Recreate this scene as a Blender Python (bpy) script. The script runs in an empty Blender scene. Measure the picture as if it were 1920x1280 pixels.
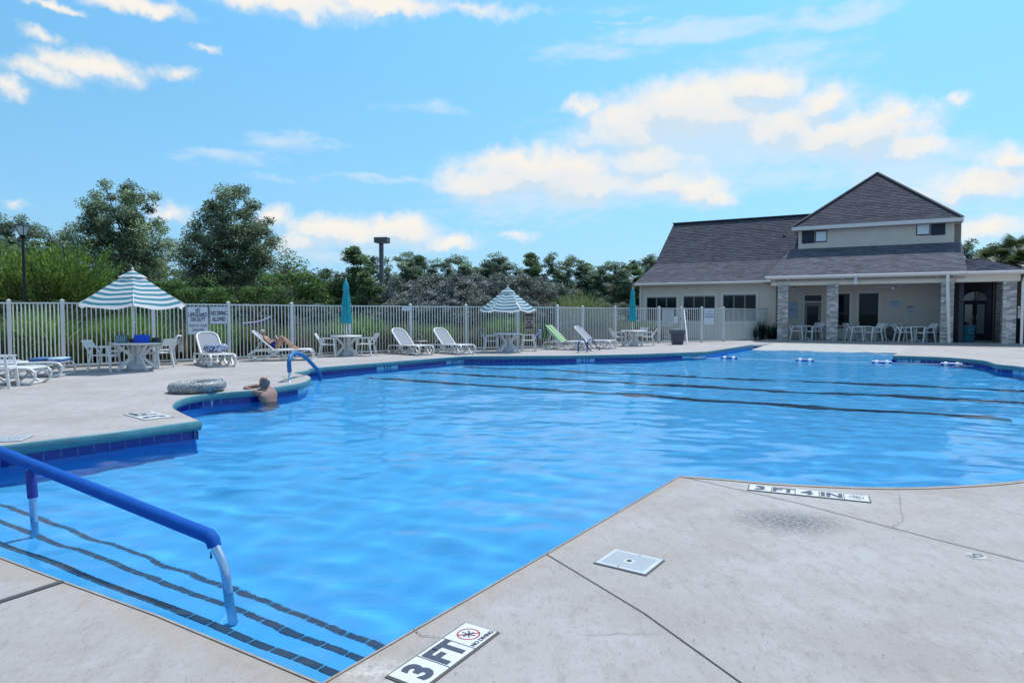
import bpy, bmesh, math, random
import numpy as np
from mathutils import Vector, Matrix
random.seed(7); rng = np.random.default_rng(7)
R = math.radians
SC = bpy.context.scene
COL = SC.collection

# ---------------------------------------------------------------- camera, sky, sun, exposure
FOC = 1240.0; CAMZ = 1.27; PITCH = math.atan(51/1240.0)
cam_d = bpy.data.cameras.new('camera'); cam = bpy.data.objects.new('camera', cam_d); COL.objects.link(cam)
cam.location = (0, 0, CAMZ); cam.rotation_euler = (R(90)-PITCH, 0, 0)
cam_d.sensor_width = 36; cam_d.lens = 36*FOC/1920; cam_d.clip_start = .05; cam_d.clip_end = 3000
SC.camera = cam
SUN_DIR = Vector((.30, .36, .98)).normalized()          # towards the sun
sun_el = math.asin(SUN_DIR.z); sun_az = math.atan2(SUN_DIR.x, SUN_DIR.y)
sd = bpy.data.lights.new('sun', 'SUN'); sd.energy = 4.1; sd.angle = R(.5); sd.color = (1, .975, .935)
sun = bpy.data.objects.new('sun', sd); COL.objects.link(sun)
sun.rotation_euler = SUN_DIR.to_track_quat('Z', 'Y').to_euler(); sun.location = (20, 40, 60)
try: sd.cycles.is_caustics_light = True
except Exception: pass
vs = SC.view_settings; vs.view_transform = 'Standard'; vs.look = 'None'; vs.exposure = 0.0; vs.gamma = 1; vs.use_curve_mapping = False
SC.render.engine = 'CYCLES'
cy = SC.cycles
cy.use_denoising = True
try: cy.denoiser = 'OPENIMAGEDENOISE'; cy.denoising_input_passes = 'RGB_ALBEDO_NORMAL'
except Exception: pass
cy.max_bounces = 8; cy.transparent_max_bounces = 24; cy.transmission_bounces = 6; cy.diffuse_bounces = 3; cy.glossy_bounces = 3
cy.caustics_refractive = True; cy.caustics_reflective = False; cy.sample_clamp_indirect = 4.0

# ---------------------------------------------------------------- sky
W = bpy.data.worlds.new('World'); SC.world = W; W.use_nodes = True
nt = W.node_tree; N = nt.nodes; L = nt.links
for n in list(N): N.remove(n)
def nd(t, **k):
    n = N.new(t)
    for a, b in k.items(): setattr(n, a, b)
    return n
def vin(n, i, v):
    if isinstance(v, bpy.types.NodeSocket): n.id_data.links.new(v, n.inputs[i])
    else: n.inputs[i].default_value = v
def wm(op, a, b=None, c=None, clamp=False):
    n = nd('ShaderNodeMath', operation=op, use_clamp=clamp); vin(n, 0, a)
    if b is not None: vin(n, 1, b)
    if c is not None: vin(n, 2, c)
    return n.outputs[0]
def wv(op, a, b=None):
    n = nd('ShaderNodeVectorMath', operation=op); vin(n, 0, a)
    if b is not None: vin(n, 1, b)
    return n.outputs['Value'] if op == 'LENGTH' else n.outputs[0]
def wmix(f, a, b):
    n = nd('ShaderNodeMix', data_type='RGBA'); vin(n, 0, f); vin(n, 6, a); vin(n, 7, b); return n.outputs[2]
def wrange(v, a, b, c=0., d=1., it='SMOOTHSTEP'):
    n = nd('ShaderNodeMapRange', interpolation_type=it); vin(n, 0, v); vin(n, 1, a); vin(n, 2, b); vin(n, 3, c); vin(n, 4, d); return n.outputs[0]
def pix_dir(px, py):
    u = (px-960)/FOC; w = -(py-640)/FOC
    return Vector((u, math.cos(PITCH)+math.sin(PITCH)*w, -math.sin(PITCH)+math.cos(PITCH)*w))
def pix_ang(px, py):
    d = pix_dir(px, py).normalized(); return (math.atan2(d.x, d.y), math.asin(d.z))
sky = nd('ShaderNodeTexSky', sky_type='NISHITA'); sky.sun_disc = False; sky.sun_elevation = sun_el; sky.sun_rotation = sun_az
sky.altitude = 50; sky.air_density = 1.0; sky.dust_density = .6; sky.ozone_density = 1.6
SKY_STRENGTH = 0.15
geo = nd('ShaderNodeNewGeometry')
sep = nd('ShaderNodeSeparateXYZ'); tc = nd('ShaderNodeTexCoord'); L.new(tc.outputs['Generated'], sep.inputs[0])
az = wm('ARCTAN2', sep.outputs[0], sep.outputs[1]); el = wm('ARCSINE', sep.outputs[2])
cmb = nd('ShaderNodeCombineXYZ'); L.new(az, cmb.inputs[0]); L.new(el, cmb.inputs[1]); P0 = cmb.outputs[0]
def noise(vec, scale, detail=5, rough=.55, color=False, sy=1.0):
    m = nd('ShaderNodeMapping'); vin(m, 0, vec); m.inputs['Scale'].default_value = (1, sy, 1)
    n = nd('ShaderNodeTexNoise'); L.new(m.outputs[0], n.inputs['Vector']); n.inputs['Scale'].default_value = scale
    n.inputs['Detail'].default_value = detail; n.inputs['Roughness'].default_value = rough
    return n.outputs['Color'] if color else n.outputs[0]
def blobs(lst, vec, flat=.55):
    """each: px, py, half width px, half height px, weight -> (max density, height inside the winning blob)"""
    acc = None
    for (px, py, rx, ry, wt) in lst:
        a, e = pix_ang(px, py)
        a2, e2 = pix_ang(px+rx, py); a3, e3 = pix_ang(px, py-ry)
        d = wv('SUBTRACT', vec, (a, e, 0)); d = wv('MULTIPLY', d, (1/abs(a2-a), 1/abs(e3-e), 0))
        f = wm('MULTIPLY_ADD', wv('LENGTH', d), -wt, wt)
        acc = f if acc is None else wm('MAXIMUM', acc, f)
    return acc
warp = wv('SUBTRACT', noise(P0, 22, 6, .6, True), (.5, .5, .5))
warp = wv('MULTIPLY', warp, (.075, .045, 0)); PW = wv('ADD', P0, warp)
warp2 = wv('SUBTRACT', noise(P0, 9, 5, .6, True, 2.5), (.5, .5, .5))
warp2 = wv('MULTIPLY', warp2, (.22, .05, 0)); PW2 = wv('ADD', P0, warp2)
#CLOUDS_START
CUM = [(1320,215,230,62,.95),(1480,235,170,55,.85),(1180,250,140,50,.8),(1060,320,190,58,.95),(1620,270,150,48,.85),(1240,345,130,36,.7),(1800,355,150,48,.8),(660,432,150,40,.85),(170, 125, 116, 42, 1),
 (95, 140, 94, 31, 0.9),
 (215, 140, 66, 29, 0.8),
 (15, 165, 44, 29, 0.8),
 (330, 138, 61, 22, 0.7),
 (75, 66, 44, 15, 0.6),
 (392, 98, 38, 12, 0.6),
 (1290, 200, 220, 67, 1),
 (1420, 165, 110, 51, 1),
 (1180, 225, 110, 49, 0.9),
 (1095, 198, 49, 29, 0.8),
 (1545, 190, 85, 46, 0.85),
 (1640, 245, 146, 55, 1),
 (1560, 255, 183, 49, 1),
 (1700, 275, 92, 39, 0.9),
 (1680, 215, 61, 43, 0.8),
 (1000, 320, 183, 55, 1),
 (930, 345, 146, 46, 1),
 (1090, 345, 183, 51, 1),
 (960, 300, 73, 39, 0.8),
 (1300, 360, 85, 34, 0.9),
 (1340, 375, 49, 27, 0.8),
 (1200, 300, 146, 61, 0.7),
 (560, 10, 209, 35, 1),
 (700, 5, 220, 29, 0.9),
 (260, 12, 121, 20, 0.9),
 (100, 6, 66, 13, 0.8),
 (870, 20, 176, 20, 0.55),
 (620, 430, 121, 37, 1),
 (740, 428, 99, 37, 1),
 (515, 405, 50, 29, 0.8),
 (850, 452, 66, 24, 0.8),
 (970, 440, 50, 16, 0.6),
 (560, 455, 66, 31, 0.7),
 (1850, 350, 146, 49, 1),
 (1780, 370, 110, 37, 0.8),
 (1900, 300, 85, 43, 0.8),
 (1790, 190, 67, 18, 0.65),
 (1860, 430, 121, 26, 0.7),
 (320, 395, 55, 24, 0.6),
 (25, 385, 44, 13, 0.5)]
WISP = [(1330,250,420,110,.95),(1020,330,260,60,.9),(1700,330,240,70,.85),(700,440,260,40,.7),(1250,330,330,70,.95),(1480,270,300,70,.9),(1850,420,160,50,.8),(1060,380,240,30,.7),(1300,60,230,30,.9),(1560,28,190,30,.9),(1120,95,160,24,.6),(1500,95,170,45,.6),(540,270,110,32,.7),(430,300,130,14,.6),(570,262,60,26,.6),
 (820,205,110,18,.6),(700,333,150,12,.6),(1180,45,60,9,.6),(1450,130,260,60,.6),(1400,290,380,80,.75),(1500,330,300,50,.6),(1000,390,260,40,.6),(1150,20,120,14,.4),(1800,290,170,60,.7),(640,480,190,30,.6),(500,330,120,10,.4)]
#CLOUDS_END
cum = blobs(CUM, PW); cum_hi = blobs(CUM, wv('ADD', PW, (0.004, .022, 0)))
wis = blobs(WISP, PW2)
fine = noise(P0, 60, 6, .65)
cumd = wrange(wm('ADD', cum, wm('ADD', wm('MULTIPLY_ADD', fine, .55, -.27), wm('MULTIPLY_ADD', noise(P0, 17, 4, .5), .7, -.26))), -.02, .85)
wisd = wm('MULTIPLY', wrange(wm('ADD', wis, wm('MULTIPLY_ADD', noise(P0, 30, 6, .6, False, 3), .8, -.4)), .0, .75), .62)
# the sky goes on beyond the frame with clouds of the same kind
dirn = tc.outputs['Generated']
gn = noise(dirn, 3.2, 6, .58, False, 1.0)
outside = wm('MAXIMUM', wrange(wm('ABSOLUTE', az), .68, .85), wrange(el, .47, .62))
upf = wrange(el, .02, .12)
gen = wm('MULTIPLY', wm('MULTIPLY', wrange(gn, .50, .64), outside), upf)
bulk = wrange(wm('SUBTRACT', cum, cum_hi), -.22, .12)      # sunlit tops, bluish undersides
ctop = (.96, .915, .84, 1); cbot = (.60, .76, .90, 1)
ccol = wmix(wrange(cum_hi, .0, .7), ctop, (.83, .86, .88, 1))
ccol = wmix(wrange(wm('ADD', wm('SUBTRACT', cum_hi, cum), wm('MULTIPLY_ADD', noise(P0, 26, 5, .6), .35, -.17)), -.08, .26, 0, .85), ccol, cbot)
tint = nd('ShaderNodeMix', data_type='RGBA', blend_type='MULTIPLY'); tint.inputs[0].default_value = 1
L.new(sky.outputs[0], tint.inputs[6])
ramp = nd('ShaderNodeValToRGB'); cr = ramp.color_ramp
L.new(wm('MULTIPLY', el, 1/1.6, None, True), ramp.inputs[0])
_st = [(.0,(.50,.74,1.22)),(.036,(.50,.74,1.22)),(.08,(.54,.78,.98)),(.186,(.66,1.0,1.10)),(.27,(.72,1.14,1.16)),(.41,(.78,1.36,1.38)),(.9,(.62,1.15,1.25))]
while len(cr.elements) < len(_st): cr.elements.new(.5)
for e_, (p_, c_) in zip(cr.elements, _st): e_.position = p_/1.6
for e_, (p_, c_) in zip(cr.elements, _st): e_.position = p_/1.6; e_.color = (*[v/1.5 for v in c_], 1)
L.new(ramp.outputs[0], tint.inputs[7])
skyc = nd('ShaderNodeVectorMath', operation='SCALE'); L.new(tint.outputs[2], skyc.inputs[0]); skyc.inputs['Scale'].default_value = 1.5
CS = 1.0/SKY_STRENGTH
def cscale(c):
    n = nd('ShaderNodeVectorMath', operation='SCALE'); vin(n, 0, c); n.inputs['Scale'].default_value = CS; return n.outputs[0]
base = skyc.outputs[0]
c1 = wmix(wisd, base, cscale((.72, .84, .93)))
c2 = wmix(gen, c1, cscale((.80, .84, .88)))
c3 = wmix(cumd, c2, cscale(ccol))
bg = nd('ShaderNodeBackground'); L.new(c3, bg.inputs[0]); bg.inputs[1].default_value = SKY_STRENGTH
wo = nd('ShaderNodeOutputWorld'); L.new(bg.outputs[0], wo.inputs[0])
try: W.cycles.sampling_method = 'MANUAL'; W.cycles.sample_map_resolution = 512
except Exception: pass

# ---------------------------------------------------------------- helpers
def G(px, py, z=0.0):
    d = pix_dir(px, py); t = (z-CAMZ)/d.z; return Vector((d.x*t, d.y*t, z))
def At(px, py, Y):
    d = pix_dir(px, py); t = Y/d.y; return Vector((d.x*t, Y, CAMZ+d.z*t))
class MB:
    """collects shapes; build() links them as one mesh object"""
    def __init__(s): s.v = []; s.f = []; s.c = []; s.M = Matrix.Identity(4); s.sm = []
    def add(s, vs, fs, col=None, smooth=False):
        b = len(s.v)
        for p in vs: s.v.append(tuple(s.M @ Vector(p)))
        for f in fs: s.f.append(tuple(i+b for i in f)); s.c.append(col); s.sm.append(smooth)
        return s
    def box(s, a, b, col=None, taper=None):
        (x0,y0,z0),(x1,y1,z1) = a, b
        vs = [(x0,y0,z0),(x1,y0,z0),(x1,y1,z0),(x0,y1,z0),(x0,y0,z1),(x1,y0,z1),(x1,y1,z1),(x0,y1,z1)]
        return s.add(vs, [(0,3,2,1),(4,5,6,7),(0,1,5,4),(1,2,6,5),(2,3,7,6),(3,0,4,7)], col)
    def bar(s, a, b, w, h, up=(0,0,1), col=None):
        a = Vector(a); b = Vector(b); d = (b-a).normalized(); u = Vector(up)
        if abs(d.dot(u)) > .99: u = Vector((0,1,0))
        r = d.cross(u).normalized(); u = r.cross(d)
        o = [(-1,-1),(1,-1),(1,1),(-1,1)]
        vs = [a+r*(i*w/2)+u*(j*h/2) for i,j in o]+[b+r*(i*w/2)+u*(j*h/2) for i,j in o]
        return s.add(vs, [(0,1,2,3),(7,6,5,4),(0,4,5,1),(1,5,6,2),(2,6,7,3),(3,7,4,0)], col)
    def tube(s, pts, r, n=8, cap=True, col=None, closed=False, sx=1.0):
        pts = [Vector(p) for p in pts]; rs = r if isinstance(r, (list, tuple)) else [r]*len(pts)
        vs = []; fs = []; m = len(pts); pr = None
        for i, p in enumerate(pts):
            if closed: d = (pts[(i+1)%m]-pts[i-1])
            else: d = pts[min(i+1,m-1)]-pts[max(i-1,0)]
            d.normalize()
            if pr is None:
                pr = d.cross(Vector((0,0,1)))
                if pr.length < .1: pr = d.cross(Vector((0,1,0)))
                pr.normalize()
            else:
                pr = (pr-d*pr.dot(d)); pr.normalize()
            q = d.cross(pr)
            for k in range(n):
                a = 2*math.pi*k/n; vs.append(p+pr*(math.cos(a)*rs[i]*sx)+q*(math.sin(a)*rs[i]))
        for i in range(m if closed else m-1):
            j = (i+1) % m
            for k in range(n):
                fs.append((i*n+k, i*n+(k+1)%n, j*n+(k+1)%n, j*n+k))
        s.add(vs, fs, col, True)
        if cap and not closed:
            s.add(vs[:n], [tuple(range(n))[::-1]], col); s.add(vs[-n:], [tuple(range(n))], col)
        return s
    def lathe(s, prof, n=16, c=(0,0,0), col=None, smooth=True):
        vs = []; fs = []
        for (r, z) in prof:
            for k in range(n):
                a = 2*math.pi*k/n; vs.append((c[0]+r*math.cos(a), c[1]+r*math.sin(a), c[2]+z))
        for i in range(len(prof)-1):
            for k in range(n):
                fs.append((i*n+k, i*n+(k+1)%n, (i+1)*n+(k+1)%n, (i+1)*n+k))
        s.add(vs, fs, col, smooth)
        s.add(vs[:n], [tuple(range(n))[::-1]], col); s.add(vs[-n:], [tuple(range(n))], col)
        return s
    def prism(s, poly, z0, z1, col=None):
        n = len(poly); vs = [(x,y,z0) for x,y in poly]+[(x,y,z1) for x,y in poly]
        fs = [tuple(range(n))[::-1], tuple(range(n,2*n))]+[(i,(i+1)%n,n+(i+1)%n,n+i) for i in range(n)]
        return s.add(vs, fs, col)
    def quad(s, a, b, c, d, col=None): return s.add([a,b,c,d], [(0,1,2,3)], col)
    def mesh(s, name, mat=None, auto=None):
        me = bpy.data.meshes.new(name); me.from_pydata(s.v, [], s.f); 
        if mat is not None: me.materials.append(mat)
        me.polygons.foreach_set('use_smooth', s.sm)
        if any(c is not None for c in s.c):
            at = me.color_attributes.new('tone', 'FLOAT_COLOR', 'CORNER'); arr = []
            for f, c in zip(s.f, s.c):
                c = c or (1,1,1); arr += [c[0], c[1], c[2], 1.0]*len(f)
            at.data.foreach_set('color', arr)
        me.update(); return me
    def build(s, name, mat=None, parent=None):
        o = bpy.data.objects.new(name, s.mesh(name, mat)); COL.objects.link(o); o.parent = parent; return o
def tag(o, label=None, cat=None, group=None, kind=None):
    if label: o['label'] = label
    if cat: o['category'] = cat
    if group: o['group'] = group
    if kind: o['kind'] = kind
    return o
def empty(name, loc=(0,0,0), rz=0.0, label=None, cat=None, group=None):
    o = bpy.data.objects.new(name, None); COL.objects.link(o); o.location = loc; o.rotation_euler = (0,0,rz); o.empty_display_size = .2
    return tag(o, label, cat, group)
KIDS = {}
def copy_tree(o, parent=None):
    c = o.copy(); COL.objects.link(c)
    if parent is not None: c.parent = parent
    for ch in [x for x in list(COL.objects) if x.parent == o] if o.name not in KIDS else KIDS[o.name]:
        copy_tree(ch, c)
    return c
def cache_kids(root):
    def rec(o):
        KIDS[o.name] = [x for x in COL.objects if x.parent == o]
        for k in KIDS[o.name]: rec(k)
    rec(root)
def catmull(pts, k=6, closed=False):
    out = []; n = len(pts); P = [Vector(p) for p in pts]
    rngi = range(n if closed else n-1)
    for i in rngi:
        p0 = P[(i-1)%n] if closed or i > 0 else P[0]; p1 = P[i]; p2 = P[(i+1)%n]; p3 = P[(i+2)%n] if closed or i+2 < n else P[-1]
        for j in range(k):
            t = j/k; t2 = t*t; t3 = t2*t
            out.append(.5*((2*p1)+(-p0+p2)*t+(2*p0-5*p1+4*p2-p3)*t2+(-p0+3*p1-3*p2+p3)*t3))
    if not closed: out.append(P[-1])
    return out
def text_mesh(s, size, bold=0.0, align='CENTER', depth=.0008, sx=1.0):
    cu = bpy.data.curves.new('lettering', 'FONT'); cu.body = s; cu.size = size; cu.align_x = align; cu.align_y = 'CENTER'
    cu.offset = bold; cu.extrude = depth; cu.resolution_u = 3
    ob = bpy.data.objects.new('lettering', cu); COL.objects.link(ob)
    dg = bpy.context.evaluated_depsgraph_get(); me = bpy.data.meshes.new_from_object(ob.evaluated_get(dg))
    COL.objects.unlink(ob); bpy.data.objects.remove(ob); bpy.data.curves.remove(cu)
    if sx != 1.0:
        for v in me.vertices: v.co.x *= sx
    return me
def mesh_into(mb, me, M, col=None):
    old = mb.M; mb.M = old @ M
    mb.add([v.co for v in me.vertices], [tuple(p.vertices) for p in me.polygons], col); mb.M = old
# ---- materials
MATS = {}
def mat(name, col=(.5,.5,.5), rough=.6, metal=0.0, noise_amt=0.0, noise_scale=8.0, bump=0.0, bump_scale=60.0, spec=.5, tone=False, trans=0.0, objcoord=True, coat=0):
    if name in MATS: return MATS[name]
    m = bpy.data.materials.new(name); m.use_nodes = True; t = m.node_tree; b = t.nodes['Principled BSDF']
    b.inputs['Base Color'].default_value = (*col, 1); b.inputs['Roughness'].default_value = rough; b.inputs['Metallic'].default_value = metal
    b.inputs['Specular IOR Level'].default_value = spec
    if coat: b.inputs['Coat Weight'].default_value = coat
    tcn = t.nodes.new('ShaderNodeTexCoord'); vec = tcn.outputs['Object']; src = None
    if tone:
        a = t.nodes.new('ShaderNodeAttribute'); a.attribute_name = 'tone'
        mx = t.nodes.new('ShaderNodeMix'); mx.data_type = 'RGBA'; mx.blend_type = 'MULTIPLY'; mx.inputs[0].default_value = 1
        mx.inputs[6].default_value = (*col, 1); t.links.new(a.outputs['Color'], mx.inputs[7]); src = mx.outputs[2]
    if noise_amt:
        nz = t.nodes.new('ShaderNodeTexNoise'); nz.inputs['Scale'].default_value = noise_scale; nz.inputs['Detail'].default_value = 6
        nz.inputs['Roughness'].default_value = .65
        t.links.new(vec, nz.inputs['Vector'])
        mr = t.nodes.new('ShaderNodeMapRange'); t.links.new(nz.outputs[0], mr.inputs[0]); mr.inputs[1].default_value = .3; mr.inputs[2].default_value = .7
        mr.inputs[3].default_value = 1-noise_amt; mr.inputs[4].default_value = 1+noise_amt*.5
        sc = t.nodes.new('ShaderNodeVectorMath'); sc.operation = 'SCALE'; t.links.new(mr.outputs[0], sc.inputs['Scale'])
        if src is not None: t.links.new(src, sc.inputs[0])
        else: sc.inputs[0].default_value = col
        src = sc.outputs[0]
    if src is not None: t.links.new(src, b.inputs['Base Color'])
    if bump:
        nz = t.nodes.new('ShaderNodeTexNoise'); nz.inputs['Scale'].default_value = bump_scale; nz.inputs['Detail'].default_value = 4
        t.links.new(vec, nz.inputs['Vector'])
        bp = t.nodes.new('ShaderNodeBump'); bp.inputs['Strength'].default_value = bump; bp.inputs['Distance'].default_value = .01
        t.links.new(nz.outputs[0], bp.inputs['Height']); t.links.new(bp.outputs[0], b.inputs['Normal'])
    MATS[name] = m; return m

# ---------------------------------------------------------------- pool and deck
WZ = -.20; FLOOR = -1.12
seg_near = [G(603,1281), G(775,1181), G(1023,1038), G(1274,892.5)]
arc_right = catmull([G(1274,892.5), G(1350,897.5), G(1462,907), G(1631,914), G(1762,912.5), G(1920,900.5), Vector((5.2,5.6,0)), Vector((7.4,7.0,0)),
    Vector((9.4,9.0,0)), Vector((11.2,11.4,0)), Vector((12.1,13.6,0)), G(1924,688.5), G(1905,686), G(1868,682.3), G(1846,676), G(1800,671.5), G(1740,668.3), G(1674,666.2)], 5)
beach = [Vector((16.4,27.0,0)), Vector((11.6,29.3,0))]
far = [G(1411,646), G(1325,659), G(1200,663.5), G(1060,666.2), G(931,667.2), G(868,667), G(755,676), G(602,688), G(578,690.8)]
nose = catmull([G(578,690.8), G(580,692.4), G(570,695.5), G(553,698), G(556,700), G(573,702.5), G(581.5,707), G(577,712.5), G(563.6,717.5), G(530,723.2), G(487,729.5),
    G(430,734), G(396,737), G(362,742.5), G(338,749), G(326,756), G(323,763), G(333,770), G(352,779), G(374,788.5)], 4)
left = [G(374,788.5), G(0,836), Vector((-7.2,5.9,0))]
nl = [Vector((-7.2,5.9,0)), Vector((-6.0,5.4,0)), G(0,1044), G(118,1089), G(295,1153), G(603,1281)]
def xy(l): return [(p.x, p.y) for p in l]
outline = xy(seg_near)+xy(arc_right)[1:]+xy(beach)+xy(far)+xy(nose)[1:]+xy(left)[1:]+xy(nl)[1:-1]
def inside(pts, poly):
    x = pts[:,0]; y = pts[:,1]; r = np.zeros(len(pts), bool); n = len(poly)
    for i in range(n):
        x1,y1 = poly[i]; x2,y2 = poly[(i+1)%n]
        if y1 == y2: continue
        c = ((y1 > y) != (y2 > y)) & (x < (x2-x1)*(y-y1)/(y2-y1)+x1); r ^= c
    return r
# --- concrete
def deck_material():
    m = bpy.data.materials.new('broomed_concrete'); m.use_nodes = True; t = m.node_tree; n = t.nodes; l = t.links; b = n['Principled BSDF']
    tcn = n.new('ShaderNodeTexCoord'); V = tcn.outputs['Object']
    def nz(s, d=6, r=.6, sc=(1,1,1), out=0):
        mp = n.new('ShaderNodeMapping'); l.new(V, mp.inputs[0]); mp.inputs['Scale'].default_value = sc
        q = n.new('ShaderNodeTexNoise'); l.new(mp.outputs[0], q.inputs['Vector']); q.inputs['Scale'].default_value = s; q.inputs['Detail'].default_value = d; q.inputs['Roughness'].default_value = r
        return q.outputs[out]
    def rg(v, a, b_, c, d):
        q = n.new('ShaderNodeMapRange'); l.new(v, q.inputs[0]); q.inputs[1].default_value = a; q.inputs[2].default_value = b_; q.inputs[3].default_value = c; q.inputs[4].default_value = d; return q.outputs[0]
    def mx(f, a, c, bt='MIX'):
        q = n.new('ShaderNodeMix'); q.data_type = 'RGBA'; q.blend_type = bt
        for i, v in ((0,f),(6,a),(7,c)):
            if isinstance(v, bpy.types.NodeSocket): l.new(v, q.inputs[i])
            else: q.inputs[i].default_value = v
        return q.outputs[2]
    big = rg(nz(.7, 4), .35, .65, 0, 1); mid = rg(nz(5, 6, .7), .35, .7, 0, 1)
    c = mx(big, (.33,.30,.285,1), (.395,.375,.375,1))
    c = mx(rg(nz(2.2, 6, .7), .48, .66, 0, .55), c, (.435,.42,.44,1))
    c = mx(rg(nz(14, 8, .75, (1,.45,1)), .50, .68, 0, .6), c, (.25,.225,.21,1))
    c = mx(rg(nz(70, 6, .8, (1,.35,1)), .56, .70, 0, .9), c, (.15,.135,.125,1))
    c = mx(rg(nz(260, 3, .6), .5, .8, 0, .4), c, (.60,.58,.56,1))
    # brown staining along the near pool edges
    for (pa, pb) in ((G(603,1281), G(1274,892.5)), (G(0,1044), G(603,1281))):
        dd_ = (pb-pa).normalized(); nn_ = Vector((-dd_.y, dd_.x, 0))
        dt = n.new('ShaderNodeVectorMath'); dt.operation = 'DOT_PRODUCT'; l.new(V, dt.inputs[0]); dt.inputs[1].default_value = nn_
        ab = n.new('ShaderNodeMath'); ab.operation = 'SUBTRACT'; l.new(dt.outputs['Value'], ab.inputs[0]); ab.inputs[1].default_value = pa.dot(nn_)
        ab2 = n.new('ShaderNodeMath'); ab2.operation = 'ABSOLUTE'; l.new(ab.outputs[0], ab2.inputs[0])
        st_ = rg(ab2.outputs[0], .0, .16, 1, 0); ns_ = rg(nz(16, 6, .7), .30, .62, .10, .7)
        mm = n.new('ShaderNodeMath'); mm.operation = 'MULTIPLY'; mm.use_clamp = True; l.new(st_, mm.inputs[0]); l.new(ns_, mm.inputs[1])
        c = mx(mm.outputs[0], c, (.35,.285,.225,1))
    # worn patch of exposed grey aggregate and fine scratches
    for (q_, rx_, ry_, cc_, am) in ((G(1485,978), .34, .26, (.07,.09,.10,1), .95), (G(1430,965), .30, .14, (.15,.16,.17,1), .5), (G(700,1258), .16, .10, (.62,.60,.57,1), .7), (G(1700,960), .7, .35, (.33,.27,.20,1), .35)):
        sb_ = n.new('ShaderNodeVectorMath'); sb_.operation = 'SUBTRACT'; l.new(V, sb_.inputs[0]); sb_.inputs[1].default_value = (q_.x, q_.y, 0)
        ml_ = n.new('ShaderNodeVectorMath'); ml_.operation = 'MULTIPLY'; l.new(sb_.outputs[0], ml_.inputs[0]); ml_.inputs[1].default_value = (1/rx_, 1/ry_, 0)
        ln_ = n.new('ShaderNodeVectorMath'); ln_.operation = 'LENGTH'; l.new(ml_.outputs[0], ln_.inputs[0])
        fall = rg(ln_.outputs['Value'], .3, 1.15, 1, 0); sp_ = rg(nz(75, 3, .85, (.45,1,1)), .47, .53, .12, 1) if cc_[0] < .2 else rg(nz(25, 6, .8), .4, .6, 0, 1)
        mm = n.new('ShaderNodeMath'); mm.operation = 'MULTIPLY'; l.new(fall, mm.inputs[0]); l.new(sp_, mm.inputs[1])
        mm2 = n.new('ShaderNodeMath'); mm2.operation = 'MULTIPLY'; mm2.use_clamp = True; l.new(mm.outputs[0], mm2.inputs[0]); mm2.inputs[1].default_value = am
        c = mx(mm2.outputs[0], c, cc_)
    l.new(c, b.inputs['Base Color']); b.inputs['Roughness'].default_value = .85; b.inputs['Specular IOR Level'].default_value = .25
    ad = n.new('ShaderNodeMath'); ad.operation = 'ADD'; l.new(nz(60, 6, .8, (1,.4,1)), ad.inputs[0]); l.new(nz(260, 3, .7), ad.inputs[1])
    bp = n.new('ShaderNodeBump'); bp.inputs['Strength'].default_value = .45; bp.inputs['Distance'].default_value = .006
    l.new(ad.outputs[0], bp.inputs['Height']); l.new(bp.outputs[0], b.inputs['Normal'])
    return m
M_deck = deck_material()
def poly_with_hole(outer, hole, z, name, m):
    bm = bmesh.new(); es = []
    for lp in (outer, hole):
        vs_ = [bm.verts.new((x, y, z)) for x, y in lp]
        es += [bm.edges.new((vs_[i], vs_[(i+1) % len(vs_)])) for i in range(len(vs_))]
    bmesh.ops.triangle_fill(bm, use_beauty=True, use_dissolve=False, edges=es)
    bmesh.ops.recalc_face_normals(bm, faces=bm.faces)
    for f in bm.faces:
        if f.normal.z < 0: f.normal_flip()
    me = bpy.data.meshes.new(name); bm.to_mesh(me); bm.free(); me.materials.append(m)
    o = bpy.data.objects.new(name, me); COL.objects.link(o); return o
FENCE_PX = [(-330,706),(-140,700),(20,691),(120,691),(289,682.5),(430,675.5),(548,670),(656,664.5),(770,660.5),(874,657.2),(970,654.4),(1045,652.3)]
fence_pts = [G(*p) for p in FENCE_PX]
deck_outer = [(-14,-4),(22,-4),(26,14),(32,40),(10,42)]+[(13.2,34.2)]+[(p.x-.25, p.y+.3) for p in [G(1434,636.5), G(1356,639.5), G(1235,643), G(1153,645.3), G(1092,648.5)]]+[(p.x-.2, p.y+.3) for p in fence_pts[::-1]]
deck = tag(poly_with_hole(deck_outer, outline, 0, 'pool_deck', M_deck), kind='structure')
# shell walls
def offset_poly(poly, d):
    out = []; n = len(poly)
    for i in range(n):
        p0 = Vector(poly[i-1]); p1 = Vector(poly[i]); p2 = Vector(poly[(i+1)%n])
        a = (p1-p0); b = (p2-p1)
        if a.length < 1e-6: a = b
        if b.length < 1e-6: b = a
        a.normalize(); b.normalize(); nn = (Vector((a.y,-a.x))+Vector((b.y,-b.x)))
        if nn.length < 1e-4: nn = Vector((a.y,-a.x))
        nn.normalize(); k = 1/max(.5, nn.dot(Vector((a.y,-a.x)))); out.append((p1.x+nn.x*d*k, p1.y+nn.y*d*k))
    return out
area = sum(outline[i][0]*outline[(i+1)%len(outline)][1]-outline[(i+1)%len(outline)][0]*outline[i][1] for i in range(len(outline)))/2
OUTS = 1 if area > 0 else -1      # +d pushes outwards for a counter-clockwise outline
def caustic(o, caster=False, recv=True):
    try:
        o.cycles.is_caustics_caster = caster; o.cycles.is_caustics_receiver = recv
    except Exception as e: print('caustic flag', e)
    return o
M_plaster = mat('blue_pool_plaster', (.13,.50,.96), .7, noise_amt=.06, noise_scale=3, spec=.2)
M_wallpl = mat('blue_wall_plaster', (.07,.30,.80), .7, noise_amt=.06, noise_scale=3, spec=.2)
shell = offset_poly(outline, .035*OUTS)
mb = MB(); n = len(shell)
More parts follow.
